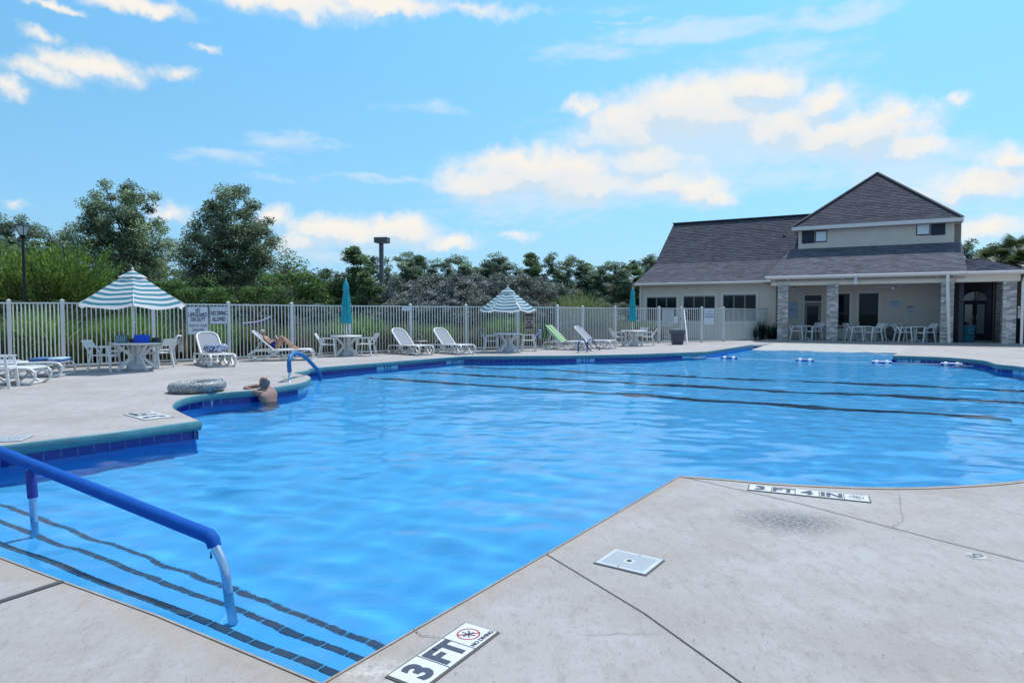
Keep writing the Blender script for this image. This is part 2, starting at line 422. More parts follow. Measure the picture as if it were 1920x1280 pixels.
for i in range(n):
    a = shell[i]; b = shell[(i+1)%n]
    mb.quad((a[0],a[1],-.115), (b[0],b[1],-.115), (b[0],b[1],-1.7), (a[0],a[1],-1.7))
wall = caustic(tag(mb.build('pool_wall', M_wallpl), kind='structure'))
# floor: a sheet that rises into the beach entry
ramp_dir = Vector((.485,.874)); ramp_o = Vector((10.2,27.2))
def floor_z(x, y):
    d = (ramp_o.x-x)*ramp_dir.x+(ramp_o.y-y)*ramp_dir.y     # metres before the beach water line
    return np.maximum(FLOOR, np.minimum(WZ-.02-d*.115, WZ-.012))
gx = np.arange(-9, 18.01, .5); gy = np.arange(1, 31.01, .5)
X, Y = np.meshgrid(gx, gy); Z = floor_z(X, Y)
vs_ = np.stack([X.ravel(), Y.ravel(), Z.ravel()], 1); nx = len(gx)
fs_ = [(j*nx+i, j*nx+i+1, (j+1)*nx+i+1, (j+1)*nx+i) for j in range(len(gy)-1) for i in range(nx-1)]
keep = inside(vs_[:, :2], offset_poly(outline, 1.2*OUTS))
fs_ = [f for f in fs_ if keep[f[0]] or keep[f[2]] or keep[f[1]] or keep[f[3]]]
me = bpy.data.meshes.new('pool_floor'); me.from_pydata([tuple(v) for v in vs_], [], fs_); me.materials.append(M_plaster)
pool_floor = bpy.data.objects.new('pool_floor', me); COL.objects.link(pool_floor); tag(pool_floor, kind='structure'); caustic(pool_floor)
# water
def wave_h(x, y):
    r = np.random.default_rng(3); h = np.zeros_like(x)
    for i in range(70):
        lam = math.exp(r.uniform(math.log(.22), math.log(2.6))); th = r.normal(math.pi/2, .85); k = 2*math.pi/lam
        amp = WAVE_SLOPE/k/math.sqrt(35)*1.0*(1.25 if lam < .8 else .9); ph = r.uniform(0, 6.283)
        h += amp*np.sin(k*(x*math.cos(th)+y*math.sin(th))+ph+.6*np.sin(x*.7*r.uniform(.5,1.5)+ph)+.5*np.sin(y*.6*r.uniform(.5,1.5)))
    return h
WAVE_SLOPE = .036
st = .055
gx = np.arange(-8, 17.01, st); gy = np.arange(1.9, 29.6, st); X, Y = np.meshgrid(gx, gy); nx = len(gx)
Z = WZ+wave_h(X, Y)
V_ = np.stack([X.ravel(), Y.ravel(), Z.ravel()], 1)
keep = inside(V_[:, :2], offset_poly(outline, .10*OUTS)).reshape(X.shape)
fk = keep[:-1,:-1] & keep[1:,:-1] & keep[:-1,1:] & keep[1:,1:]
jj, ii = np.nonzero(fk); F_ = np.stack([jj*nx+ii, jj*nx+ii+1, (jj+1)*nx+ii+1, (jj+1)*nx+ii], 1)
used, inv = np.unique(F_.ravel(), return_inverse=True); V_ = V_[used]; F_ = inv.reshape(F_.shape)
def np_mesh(name, V_, F_, m, smooth=True):
    me = bpy.data.meshes.new(name); k = F_.shape[1]
    me.vertices.add(len(V_)); me.vertices.foreach_set('co', np.ascontiguousarray(V_, dtype=np.float32).ravel())
    me.loops.add(F_.size); me.loops.foreach_set('vertex_index', F_.ravel().astype(np.int32))
    me.polygons.add(len(F_)); me.polygons.foreach_set('loop_start', np.arange(0, F_.size, k, dtype=np.int32))
    me.polygons.foreach_set('loop_total', np.full(len(F_), k, np.int32)); me.polygons.foreach_set('use_smooth', np.full(len(F_), smooth))
    if m is not None: me.materials.append(m)
    me.update(calc_edges=True); return me
def water_material():
    m = bpy.data.materials.new('pool_water'); m.use_nodes = True; t = m.node_tree; n = t.nodes; l = t.links
    n.remove(n['Principled BSDF']); out = n['Material Output']
    g = n.new('ShaderNodeBsdfRefraction'); g.inputs['IOR'].default_value = 1.333; g.inputs['Roughness'].default_value = 0.0
    g.inputs['Color'].default_value = (.78,.985,1,1)
    gl = n.new('ShaderNodeBsdfGlossy'); gl.inputs['Roughness'].default_value = .015; fr = n.new('ShaderNodeFresnel'); fr.inputs['IOR'].default_value = 1.333
    ml = n.new('ShaderNodeMath'); ml.operation = 'MULTIPLY'; l.new(fr.outputs[0], ml.inputs[0]); ml.inputs[1].default_value = .72
    mxs = n.new('ShaderNodeMixShader'); l.new(ml.outputs[0], mxs.inputs[0]); l.new(g.outputs[0], mxs.inputs[1]); l.new(gl.outputs[0], mxs.inputs[2])
    tcn = n.new('ShaderNodeTexCoord'); q = n.new('ShaderNodeTexNoise'); l.new(tcn.outputs['Object'], q.inputs['Vector']); q.inputs['Scale'].default_value = 9; q.inputs['Detail'].default_value = 5; q.inputs['Roughness'].default_value = .6
    bp = n.new('ShaderNodeBump'); bp.inputs['Strength'].default_value = .16; bp.inputs['Distance'].default_value = .01; l.new(q.outputs[0], bp.inputs['Height'])
    for x_ in (g, gl, fr): l.new(bp.outputs[0], x_.inputs['Normal'])
    l.new(mxs.outputs[0], out.inputs['Surface']); return m
WATER_BUMP = True
water = bpy.data.objects.new('pool_water', np_mesh('pool_water', V_, F_, water_material())); COL.objects.link(water)
tag(water, kind='structure'); caustic(water, True, False)

# ---------------------------------------------------------------- coping, waterline tiles, steps, lanes
M_coping = mat('teal_coping', (.07,.22,.27), .45, noise_amt=.22, noise_scale=6, bump=.15)
M_rim = mat('tan_rim', (.34,.28,.23), .85, noise_amt=.28, noise_scale=9, bump=.4, bump_scale=90)
M_tile = mat('cobalt_tile', (.008,.022,.26), .12, noise_amt=.35, noise_scale=1.7, spec=.6)
M_tile_pale = mat('pale_blue_tile', (.22,.47,.66), .2, spec=.6)
M_grout = mat('pale_grout', (.33,.43,.60), .8)
M_dark = mat('charcoal_paint', (.025,.03,.035), .6)
M_darktile = mat('grey_step_tile', (.065,.09,.16), .8, noise_amt=.3, noise_scale=5, spec=.05)
def w2p(p):
    x, y, z = p; z -= CAMZ; c_, s_ = math.cos(PITCH), math.sin(PITCH)
    f = y*c_-z*s_; u = y*s_+z*c_; return 960+FOC*x/f, 640-FOC*u/f
def sweep_coping(pts, name, m, drop=.112, out=.022, inn=.13):
    """a rounded nosing along the deck edge: pts in order, deck on the outer side"""
    pts = [Vector((p[0], p[1])) for p in pts]; prof = [(-inn,.0035),(0,.0035),(.012,-.004),(out-.004,-.02),(out,-.045),(out,-.08),(out-.008,-.104),(0,-drop),(-.05,-drop)]
    vs = []; fs = []; k = len(prof)
    for i, p in enumerate(pts):
        a = (p-pts[i-1]) if i else (pts[1]-p); b = (pts[i+1]-p) if i < len(pts)-1 else (p-pts[i-1])
        a.normalize(); b.normalize(); nn = Vector((-a.y-b.y, a.x+b.x))*OUTS; nn.normalize()      # towards the water
        nn = nn/max(.6, nn.dot(Vector((-a.y,a.x))*OUTS))
        for (o, z) in prof: vs.append((p.x+nn.x*o, p.y+nn.y*o, z))
    for i in range(len(pts)-1):
        for j in range(1, k-1): fs.append((i*k+j, (i+1)*k+j, (i+1)*k+j+1, i*k+j+1))
    mb = MB(); mb.add(vs, fs, None, True); 
    for e in (0, len(pts)-1): mb.add([vs[e*k+j] for j in range(1, k)], [tuple(range(k-1))])
    o = mb.build(name, m); o['kind'] = 'structure'; return o
farpath = xy(far)[0:]+xy(nose)[1:]+xy(left)[1:]
cop1 = sweep_coping(farpath, 'pool_coping', M_coping)
rightpath = xy(arc_right)
cop2 = sweep_coping(rightpath, 'pool_coping', M_coping)
# tan stained rim on the near deck edges
def rim(pts, name, w=.010):
    P_ = offset_poly(outline, w*OUTS); idx = [min(range(len(outline)), key=lambda i: (outline[i][0]-p[0])**2+(outline[i][1]-p[1])**2) for p in pts]
    mb = MB()
    for a, b in zip(idx[:-1], idx[1:]):
        mb.quad((*outline[a],.0045), (*outline[b],.0045), (*P_[b],.0045), (*P_[a],.0045))
    o = mb.build(name, M_rim, deck); return o
rim(xy(seg_near), 'edge_rim'); rim(xy(arc_right)[:36], 'edge_rim', .045); rim(xy(nl), 'edge_rim')
# tiles
marks_px = [(562,582,'2 FT',None),(711,747,'3 FT',None),(837,865,'3 FT',None),(1080,1111,'3 FT',None),(1279,1322,'3 FT',None),(1684,1726,'3 FT','no'),(1903,1960,'3','no')]
def walk(path, step, off):
    pts = [Vector(p) for p in path]; out = []; acc = step/2
    for a, b in zip(pts[:-1], pts[1:]):
        L_ = (b-a).length; d = (b-a)/max(L_,1e-6)
        while acc <= L_:
            nn = Vector((-d.y, d.x))*OUTS; out.append((a+d*acc-nn*off, d, nn)); acc += step
        acc -= L_
    return out
tile_me = MB().box((-.073,-.0, -.073), (.073,.008,.073)).mesh('tile', M_tile)
tile_pale = MB().box((-.0745,-.0, -.073), (.0745,.008,.073)).mesh('tile', M_tile_pale)
lining = empty('waterline_tiling', (0,0,0)); lining['kind'] = 'structure'
ntile = 0; mark_tiles = {i: [] for i in range(len(marks_px))}
gm = MB()
for path in (farpath[1:], rightpath[33:]):
    sh = [Vector(p) for p in path]
    for (p, d, nn) in walk(path, .153, .035):
        px, py = w2p((p.x, p.y, -.19))
        if px < -40 or px > 1990 or py < 640: continue
        hit = None
        for i, (a, b, tx, sy) in enumerate(marks_px):
            if a-2 <= px <= b+2 and (i != 0 or p.y < 13.2): hit = i
        if i == 0: pass
        o = bpy.data.objects.new('tile', tile_pale if hit is not None else tile_me); COL.objects.link(o); o.parent = lining
        ang = math.atan2(d.y, d.x)
        M_ = Matrix(((d.x, nn.x, 0, p.x), (d.y, nn.y, 0, p.y), (0,0,1,-.193), (0,0,0,1)))
        o.matrix_local = M_; ntile += 1
        if hit is not None: mark_tiles[hit].append((p, d, nn))
    for a, b in zip(path[:-1], path[1:]):
        a_ = Vector(a); b_ = Vector(b); d = (b_-a_).normalized(); nn = Vector((-d.y, d.x))*OUTS
        q0 = a_-nn*.032; q1 = b_-nn*.032
        gm.quad((*q0,-.114), (*q1,-.114), (*q1,-.27), (*q0,-.27))
gm.build('grout', M_grout, lining)
M_ink = mat('navy_ink', (.02,.03,.07), .5)
for i, (a, b, tx, sy) in enumerate(marks_px):
    if i == 0 or not mark_tiles[i]: continue
    ps = mark_tiles[i]; p = sum((q[0] for q in ps), Vector((0,0)))/len(ps); d = ps[len(ps)//2][1]; nn = ps[len(ps)//2][2]
    r = Vector((-d.x, -d.y)) if w2p((p.x-d.x, p.y-d.y, -.2))[0] > w2p((p.x, p.y, -.2))[0] else d
    me = text_mesh(('⊘ ' if False else '')+tx, .15, .004, sx=1.15)
    q = p+nn*.0105; o = bpy.data.objects.new('lettering', me); me.materials.append(M_ink); COL.objects.link(o); o.parent = lining
    sh_ = .12 if sy else 0
    o.matrix_local = Matrix(((r.x, 0, nn.x, q.x+r.x*sh_), (r.y, 0, nn.y, q.y+r.y*sh_), (0, 1, 0, -.165), (0,0,0,1)))
    if sy:
        mb = MB(); c0 = Vector((q.x-r.x*.22, q.y-r.y*.22, -.17))
        ring = [c0+Vector((r.x, r.y, 0))*(.055*math.cos(t))+Vector((0,0,.055*math.sin(t))) for t in [k*math.pi/10 for k in range(20)]]
        mb.tube(ring, .007, 5, closed=True); mb.bar(ring[3], ring[13], .01, .006); mb.build('no_diving_symbol', M_ink, lining)
# steps
S0 = G(0,1044); S1 = G(603,1281); se = (S1-S0).normalized(); sn = Vector((-se.y, se.x, 0))
def SP(s, d, z=0): p = S0+se*s+sn*d; return Vector((p.x, p.y, z))
M_stepw = M_plaster
SL, SRt = -3.6, 2.55
steps = [(.44,-.34),(.745,-.59),(1.05,-.85)]
sm = MB(); prev = -.1
for (d, z) in steps:
    sm.quad(SP(SL,prev,z), SP(SRt,prev,z), SP(SRt,d,z), SP(SL,d,z)); sm.quad(SP(SL,d,z), SP(SRt,d,z), SP(SRt,d,-1.2), SP(SL,d,-1.2)); prev = d
stepo = sm.build('pool_steps', M_stepw); tag(stepo, kind='structure'); caustic(stepo)
tb = MB().box((-.0705,-.042,0), (.0705,0,.006)).mesh('tile', M_darktile)
for (d, z) in steps:
    s = SL+.1
    while s < SRt-.1:
        o = bpy.data.objects.new('tile', tb); COL.objects.link(o); o.parent = stepo; p = SP(s, d, z+.001)
        o.matrix_local = Matrix(((se.x, sn.x, 0, p.x), (se.y, sn.y, 0, p.y), (0,0,1,p.z), (0,0,0,1))); caustic(o); s += .152
# lane lines on the floor
M_lane = mat('lane_line_tile', (.015,.045,.10), .9, spec=.05)
for (a, b) in [((-1.4,19.55),(12.4,12.5)), ((-2.5,17.75),(11.2,10.7)), ((-3.6,16.3),(7.6,10.05)), ((3.2,20.3),(13.2,15.0))][:3]:
    a = Vector((*a, FLOOR+.006)); b = Vector((*b, FLOOR+.006)); d = (b-a).normalized(); w = Vector((-d.y, d.x, 0))*.15
    o = MB().quad(a-w, b-w, b+w, a+w).build('lane_line', M_lane, pool_floor); caustic(o)
# beach entry apron: wet concrete down to the water line
M_apron = mat('wet_apron', (.42,.42,.41), .5, noise_amt=.12, noise_scale=3)
A0, A1 = Vector((9.85,27.35,-.212)), Vector((15.85,24.0,-.212)); B0, B1 = Vector((11.6,29.35,.002)), Vector((16.5,27.1,.002))
MB().quad(A0, A1, B1, B0).build('beach_entry', M_apron)['kind'] = 'structure'

# ---------------------------------------------------------------- deck joints, cracks, markers
def strip(pts, w, z, name, m, parent=deck, jag=0):
    mb = MB(); P_ = [Vector((p.x, p.y, z)) for p in pts]
    if jag:
        Q = [P_[0]]
        for a, b in zip(P_[:-1], P_[1:]):
            d = b-a; k = 8; nrm = Vector((-d.y, d.x, 0)).normalized()
            for j in range(1, k+1): Q.append(a+d*(j/k)+nrm*random.uniform(-jag, jag)*(j < k))
        P_ = Q
    for i, (a, b) in enumerate(zip(P_[:-1], P_[1:])):
        d = (b-a).normalized(); n_ = Vector((-d.y, d.x, 0))*(w/2)*(random.uniform(.4,1.2) if jag else 1)
        mb.quad(a-n_, b-n_, b+n_, a+n_)
    o = mb.build(name, m, parent); return o
M_joint = mat('dark_joint_filler', (.035,.033,.03), .9)  # dark filler set in the deck joints
strip([G(1023,1038), G(1208,1150), G(1392,1282), G(1620,1470)], .0055, .0035, 'expansion_joint', M_joint)
strip([G(1276,893), G(1500,944), G(1750,1010), G(1925,1054)], .0065, .0035, 'expansion_joint', M_joint)
strip([G(1687,925), G(1690,950), G(1694,975), G(1672,989)], .0028, .0035, 'crack', mat('crack_dirt', (.16,.14,.12), .9), jag=.012)
strip([G(1275,893), G(1180,990)], .001, -.01, 'crack', M_joint)
strip([G(775,1181), G(790,1192), G(825,1196)], .004, .0055, 'crack', mat('crack_dirt2', (.17,.11,.07), .9), jag=.004)
strip([G(1080,1189), G(1240,1187)], .002, .0035, 'crack', MATS['crack_dirt'], jag=.01)
# band of dark tiles set across the near left corner of the deck
o0 = G(-60,1148); o1 = G(114,1091.5); dd = (o1-o0); Lb = dd.length; dd.normalize(); nb = Vector((-dd.y, dd.x, 0))
k = 0
while k*.125 < Lb:
    a = o0+dd*(k*.125+.0015); b = o0+dd*(k*.125+.1235); w = nb*.017
    MB().add([a-w+Vector((0,0,.003)), b-w+Vector((0,0,.003)), b+w+Vector((0,0,.003)), a+w+Vector((0,0,.003)), a-w+Vector((0,0,.0055)), b-w+Vector((0,0,.0055)), b+w+Vector((0,0,.0055)), a+w+Vector((0,0,.0055))],
        [(0,3,2,1),(4,5,6,7),(0,1,5,4),(1,2,6,5),(2,3,7,6),(3,0,4,7)]).build('tile', mat('deck_band_tile', (.07,.065,.07), .5, noise_amt=.3, noise_scale=30), deck); k += 1
M_wtile = mat('white_marker_tile', (.62,.62,.61), .35, noise_amt=.10, noise_scale=30)
M_slate = mat('slate_ink', (.045,.055,.09), .5); M_red = mat('red_ink', (.33,.04,.05), .5); M_gr = mat('marker_joint', (.10,.09,.08), .9)
def marker(p_left, p_right, chars, label, sq=None, tall=1.0, ink=None, up_sign=1, word=None, group=None):
    """row of tiles: baseline runs from p_left to p_right as one reads it"""
    L_ = (p_right-p_left).length; n_ = len(chars); s = L_/n_; d = (p_right-p_left).normalized(); u = Vector((-d.y, d.x, 0))*up_sign; h = s*tall
    root = empty('depth_marker', tuple((p_left+p_right)/2), 0, label, 'depth marker', group)
    root.rotation_euler.z = math.atan2(d.y, d.x)
    inv = Matrix.Identity(4)
    X0 = -L_/2
    MB().box((X0-.006,-.006,.0005), (X0+L_+.006, h+.006, .0045)).build('bedding', M_gr, root)
    for i, ch in enumerate(chars):
        x0 = X0+i*s+.003; x1 = X0+(i+1)*s-.003
        t_ = MB().box((x0, .003, .001), (x1, h-.003, .008)).build('tile', M_wtile, root)
        cx = (x0+x1)/2; mb = MB()
        if ch == 'o':
            ring = [(cx+s*.30*math.cos(t), h*.56+s*.30*math.sin(t), .0085) for t in [k*math.pi/14 for k in range(28)]]
            mb2 = MB(); 
            for r0 in range(28):
                a = Vector(ring[r0]); b = Vector(ring[(r0+1)%28]); c = Vector((cx, h*.56, .0085)); mb2.quad(a, b, c+(b-c)*.86, c+(a-c)*.86)
            c = Vector((cx, h*.56, .0087)); dg_ = Vector((.7,-.7,0))*s*.29; w = Vector((.5,.5,0))*s*.035
            mb2.quad(c-dg_-w, c+dg_-w, c+dg_+w, c-dg_+w); mb2.build('no_diving_ring', M_red if word else (ink or M_slate), t_)
            for (a, b, w) in [((-.16,.05),(.02,-.02),.05),((.02,-.02),(.15,.10),.04),((-.02,-.02),(.02,-.2),.035),((0,0),(-.14,-.12),.03),((.02,-.02),(.15,-.06),.03),((0,0),(0,.2),.03)]:
                a = Vector((cx+a[0]*s, h*.56+a[1]*s, .009)); b = Vector((cx+b[0]*s, h*.56+b[1]*s, .009)); q = (b-a).normalized(); q = Vector((-q.y, q.x, 0))*w*s/2; mb.quad(a-q, b-q, b+q, a+q)
            mb.build('diver_figure', ink or M_slate, t_)
            if word:
                me = text_mesh(word, s*.17, .0005); me.materials.append(ink or M_slate); o = bpy.data.objects.new('lettering', me); COL.objects.link(o); o.parent = t_; o.location = (cx, h*.13, .0087)
        else:
            me = text_mesh(ch, h*.98, .0065*s/.15, sx=(.92 if len(ch) > 1 else 1.0)); me.materials.append(ink or M_slate)
            o = bpy.data.objects.new('lettering', me); COL.objects.link(o); o.parent = t_; o.location = (cx, h*.47, .0087)
    return root
bl = G(844.3,1254.5); br = G(933.6,1187); q = (br-bl); marker(bl-q*.5, br, ['3','FT','o'], 'white tiles reading 3 FT beside red no diving symbol, nearest deck corner', word='NO DIVING')
marker(G(1402.5,919), G(1632,942.5), ['3','FT','4','IN','o'], 'row of five white tiles reading 3 FT 4 IN at the curved pool edge', tall=1.0)
marker(G(325.6,781.9), G(284.4,771.5)+(G(303.7,783.5)-G(325.6,781.9))*0, ['3','FT'], 'small white 3 FT tiles on the left deck below the patterned swim ring', tall=.95, up_sign=1)
marker(G(553,708.5), G(572,706.0), ['3'], 'single white tile on the rounded deck tongue by the blue handrail', tall=1.0)
# skimmer lids
M_lid = mat('white_abs_plastic', (.47,.51,.54), .4, noise_amt=.08, noise_scale=12)
def lid(c, ax, ay, w, h, label):
    root = empty('skimmer_lid', (c.x, c.y, 0), math.atan2(ax.y, ax.x), label, 'skimmer lid', 'skimmer lids in the deck')
    MB().box((-w/2-.008,-h/2-.008,.0005),(w/2+.008,h/2+.008,.003)).build('gap', M_gr, root)
    MB().box((-w/2,-h/2,.001),(w/2,h/2,.008)).build('plate', M_lid, root)
    g = MB()
    for i in range(18):
        for j in range(14):
            x = -w*.40+i*w*.8/17; y = -h*.38+j*h*.76/13
            if x*x+y*y < .0009: continue
            g.bar((x-.003,y-.003*(1 if (i+j)%2 else -1),.0085), (x+.003,y+.003*(1 if (i+j)%2 else -1),.0085), .004, .002)
    g.build('grip_pattern', mat('lid_grip', (.30,.35,.40), .5), root)['kind'] = 'stuff'
    MB().lathe([(.013,.008),(.013,.010),(.009,.010)], 14).build('finger_hole', mat('hole_dark', (.03,.035,.02), .7), root)
    for s_ in (-1, 1): MB().lathe([(.004,.008),(.004,.010)], 8, (s_*w*.05, s_*h*.44, 0)).build('screw', MATS['hole_dark'], root)
    return root
c4 = [G(1117,1055), G(1152,1032), G(1243,1050), G(1210,1080)]; cc = sum(c4, Vector())/4
lid(cc, (c4[3]-c4[0]+c4[2]-c4[1]), None, ((c4[3]-c4[0]).length+(c4[2]-c4[1]).length)/2, ((c4[1]-c4[0]).length+(c4[2]-c4[3]).length)/2, 'square white ribbed lid in the concrete beside the nearest joint line')
c_ = G(18,823.5); lid(c_, Vector((.96,.28,0)), None, .30, .30, 'white lid in the left deck behind the teal coping')
# small embedded plate
root = empty('deck_anchor', tuple(G(1829,1042)), .3, 'tiny worn metal plate set in a pale patch near the right edge', 'deck anchor')
MB().lathe([(.05,.0005),(.048,.003)], 20).build('pale_patch', mat('pale_patch', (.45,.44,.45), .9, noise_amt=.1), root)
MB().box((-.035,-.022,.003),(.03,.02,.007)).build('plate', mat('worn_steel', (.33,.33,.35), .5, .4), root)
MB().prism([(-.03,-.015),(.0,.018),(.03,-.012),(.025,-.018),(0,.01),(-.025,-.02)], .007, .009).build('cast_emblem', M_gr, root)

# ---------------------------------------------------------------- rails in the pool
def OnV(px, py, p0, d):
    """point of the pixel ray on the vertical plane through p0 along d"""
    r = pix_dir(px, py); n_ = Vector((-d[1], d[0])); t = (p0[0]*n_.x+p0[1]*n_.y)/(r.x*n_.x+r.y*n_.y); return Vector((r.x*t, r.y*t, CAMZ+r.z*t))
M_sleeve = mat('royal_blue_sleeve', (.0015,.085,.40), .7, spec=.2, bump=.25, bump_scale=220, noise_amt=.12, noise_scale=5)
M_sleeve2 = mat('navy_sleeve', (.012,.04,.27), .55, bump=.25, bump_scale=220)
M_steel = mat('stainless_steel', (.42,.58,.74), .30, .8)  # blue of the water's reflection mixed into the steel colour
M_subpost = mat('water_blue_post', (.42,.78,1.0), .7)  # water blue put on the submerged posts, brightened past their shaded side
pl = G(64,976,WZ); pr = G(428,1111,WZ); rd = (pr-pl); rd.z = 0; rd.normalize()
rail = empty('step_handrail', (0,0,0), 0, 'long blue padded handrail over the pool steps in the left foreground', 'handrail')
e0 = OnV(392,1004,pl,rd); e1 = OnV(404,1016,pl,rd); l0 = OnV(55,869,pl,rd); far0 = l0+(l0-e0).normalized()*1.6
o = MB().tube([far0, l0, (l0+e0)/2, e0, e0+rd*.035+Vector((0,0,-.02)), e0+rd*.048+Vector((0,0,-.052))], [.041,.041,.041,.039,.037,.035], 20).build('sleeve', M_sleeve, rail)
top2 = e0+rd*.05+Vector((0,0,-.04)); mid2 = pr+Vector((0,0,.13))-rd*.03
MB().tube(catmull([top2, mid2, pr+Vector((0,0,-.012))], 6), .025, 14).build('post', M_steel, rail); MB().tube([pr+Vector((0,0,-.012)), pr+rd*.02+Vector((0,0,-.38))], .024, 14).build('submerged_post', M_subpost, rail)
seam = [q+Vector((0,-.040,-.012)) for q in (far0, l0, (l0+e0)/2, e0)]; MB().tube(seam, .0028, 5).build('seam', M_sleeve2, rail); p1t = OnV(57,888,pl,rd); MB().tube([p1t+Vector((0,0,.04)), pl+Vector((-.005,0,.14)), pl+Vector((0,0,-.012))], .024, 14).build('post', M_steel, rail); MB().tube([pl+Vector((0,0,-.012)), pl+Vector((0,0,-.38))], .023, 14).build('submerged_post', M_subpost, rail)
MB().tube([p1t+Vector((0,0,.03)), pl+Vector((-.004,0,.165))], .033, 14).build('post_sleeve', M_sleeve2, rail)
zp = e0+rd*.03+Vector((0,-.02,-.075)); MB().box((zp.x-.003,zp.y-.002,zp.z-.035),(zp.x+.003,zp.y+.002,zp.z)).tube([zp+Vector((0,0,-.035)), zp+Vector((0,0,-.02))], .006, 6).build('zip_pull', mat('black_zip', (.02,.02,.03), .5), rail)
# entry handrail on the tongue
h0 = G(541,716); hd = (G(600,712, WZ)-h0); hd.z = 0; hd.normalize()
pts = [h0, OnV(543,697,h0,hd), OnV(542,680,h0,hd), OnV(545,668,h0,hd), OnV(552,662.5,h0,hd), OnV(562,663.5,h0,hd), OnV(572,669,h0,hd), OnV(586,683,h0,hd), OnV(598,697,h0,hd), OnV(600.5,712,h0,hd)]
hr = empty('entry_handrail', (0,0,0), 0, 'bent blue handrail stepping from the rounded deck tongue into the water', 'handrail')
MB().tube([pts[0]+Vector((0,0,-.01)), pts[1]], .020, 12).build('base_post', M_steel, hr)
MB().tube(catmull(pts[1:], 4), .042, 12).build('sleeve', mat('teal_blue_sleeve', (.006,.13,.36), .5, bump=.2, bump_scale=200), hr)
e_ = catmull(pts[1:], 4)[-1]; MB().tube([e_+Vector((0,0,.03)), e_+Vector((0,0,-.35))], .022, 10).build('water_post', M_steel, hr)
MB().lathe([(.055,0),(.055,.008),(.03,.014)], 14, (h0.x,h0.y,.001)).build('floor_flange', M_steel, hr)
# ladder: two navy rails
ld = empty('pool_ladder', (0,0,0), 0, 'pair of navy hooped ladder rails at the far pool edge', 'pool ladder')
for (bx, by, tx, ty, wx, wy) in [(1084.5,661.5,1090,636,1111,667.5), (1101,660.5,1107,636,1127.5,666)]:
    b0 = G(bx, by); w0 = G(wx, wy, WZ); d_ = (w0-b0); d_.z = 0; d_.normalize()
    P_ = [b0, OnV(bx,by-14,b0,d_), OnV(bx+1.5,ty+4,b0,d_), OnV(tx,ty,b0,d_), OnV(tx+5,ty+2,b0,d_), OnV(wx-9,wy-17,b0,d_), OnV(wx-1.5,wy-8,b0,d_), OnV(wx,wy-1,b0,d_)]
    P_ = catmull(P_, 4)
    s_ = MB().tube(P_, .026, 10).build('rail', mat('navy_rail', (.015,.05,.20), .3, .3), ld); MB().tube([P_[-1]+Vector((0,0,.02)), P_[-1]+Vector((0,0,-.5))], .024, 8).build('stringer', M_steel, ld)
    MB().tube([b0, b0+Vector((0,0,.16))], .028, 10).build('deck_sleeve', M_steel, ld)
w1 = G(1111,667.5,WZ); w2 = G(1127.5,666,WZ)
for z in (-.35,-.6): MB().bar(w1+Vector((0,0,z+.05)), w2+Vector((0,0,z+.05)), .08, .02).build('tread', M_lid, ld)
# float rope with paired white floats
rope = empty('float_rope', (0,0,0), 0, 'thin white safety rope with blue and white floats across the far water', 'float rope')
F_px = [(1175,668.5),(1263,669.5),(1367,672),(1509,676.5),(1653,680),(1784,683.5)]
rp = [G(1145,666,WZ+.01)]+[G(x,y,WZ+.015) for x,y in F_px]+[G(1835,686.5,WZ+.01)]
MB().tube(rp, .009, 6).build('rope', mat('white_rope', (.75,.77,.8), .7), rope)
M_fb = mat('blue_float', (.01,.07,.35), .35); M_fw = mat('white_float', (.8,.82,.84), .35)
for i in range(1, len(rp)-1):
    d = (rp[i+1]-rp[i-1]).normalized(); p = rp[i]; f = MB(); f.tube([p-d*.26, p+d*.26], .055, 12).build('float_core', M_fb, rope)
    for s_ in (-.14, .14): MB().tube([p+d*(s_-.05), p+d*(s_-.04), p+d*(s_+.04), p+d*(s_+.05)], [.05,.078,.078,.05], 12).build('float_disc', M_fw, rope)

# ---------------------------------------------------------------- ground
def ground_material():
    m = mat('mulch_and_lawn', (.10,.095,.06), .95, noise_amt=.5, noise_scale=2.0, bump=.5, bump_scale=8); return m
M_ground = ground_material()
gr_outer = [(-1500,-600),(1500,-600),(1500,1800),(-1500,1800)]
gr = poly_with_hole(gr_outer, offset_poly(outline, .5*OUTS), -.03, 'ground', M_ground); tag(gr, kind='structure')

# ---------------------------------------------------------------- clubhouse (local frame: x along the front, y back, z up)
HO = Vector((12.19,31.5,0)); HA = math.atan2(-.485,.874); HU = Vector((.874,-.485,0)).normalized(); HW = Vector((.485,.874,0)).normalized()
def HS(px, py, t):
    p = OnV(px, py, HO+HW*t, HU); q = p-HO; return q.dot(HU), p.z
def hs(px, t): return HS(px, 560, t)[0]
HZ = .05
house = empty('clubhouse', tuple(HO), HA, 'grey shingled tan clubhouse with brick columned porch and pyramid roof tower', 'clubhouse')
M_stucco = mat('tan_stucco', (.72,.63,.55), .9, noise_amt=.08, noise_scale=2, bump=.2, bump_scale=40)
M_trim = mat('cream_trim', (.62,.58,.5), .6, noise_amt=.05)
M_cream = mat('pale_beam', (.78,.70,.60), .7, noise_amt=.06)
M_soffit = mat('porch_soffit', (.42,.40,.36), .8)
M_glass = None
def glass_mat(name, col, rough=.03, spec=.9):
    m = mat(name, col, rough, spec=spec); m.node_tree.nodes['Principled BSDF'].inputs['IOR'].default_value = 1.45; return m
M_glass = glass_mat('dark_glass', (.006,.016,.022), .03, .25); M_glassw = glass_mat('sky_white_glass', (.75,.78,.80))  # white panes hold the sky's reflection in their colour
M_navy = mat('navy_board', (.014,.022,.05), .6, noise_amt=.3, noise_scale=3)
M_bronze = mat('dark_bronze_frame', (.02,.022,.025), .45)
M_gutter = mat('pale_gutter', (.76,.70,.67), .5, noise_amt=.06)
M_door = mat('grey_door', (.20,.19,.17), .5)
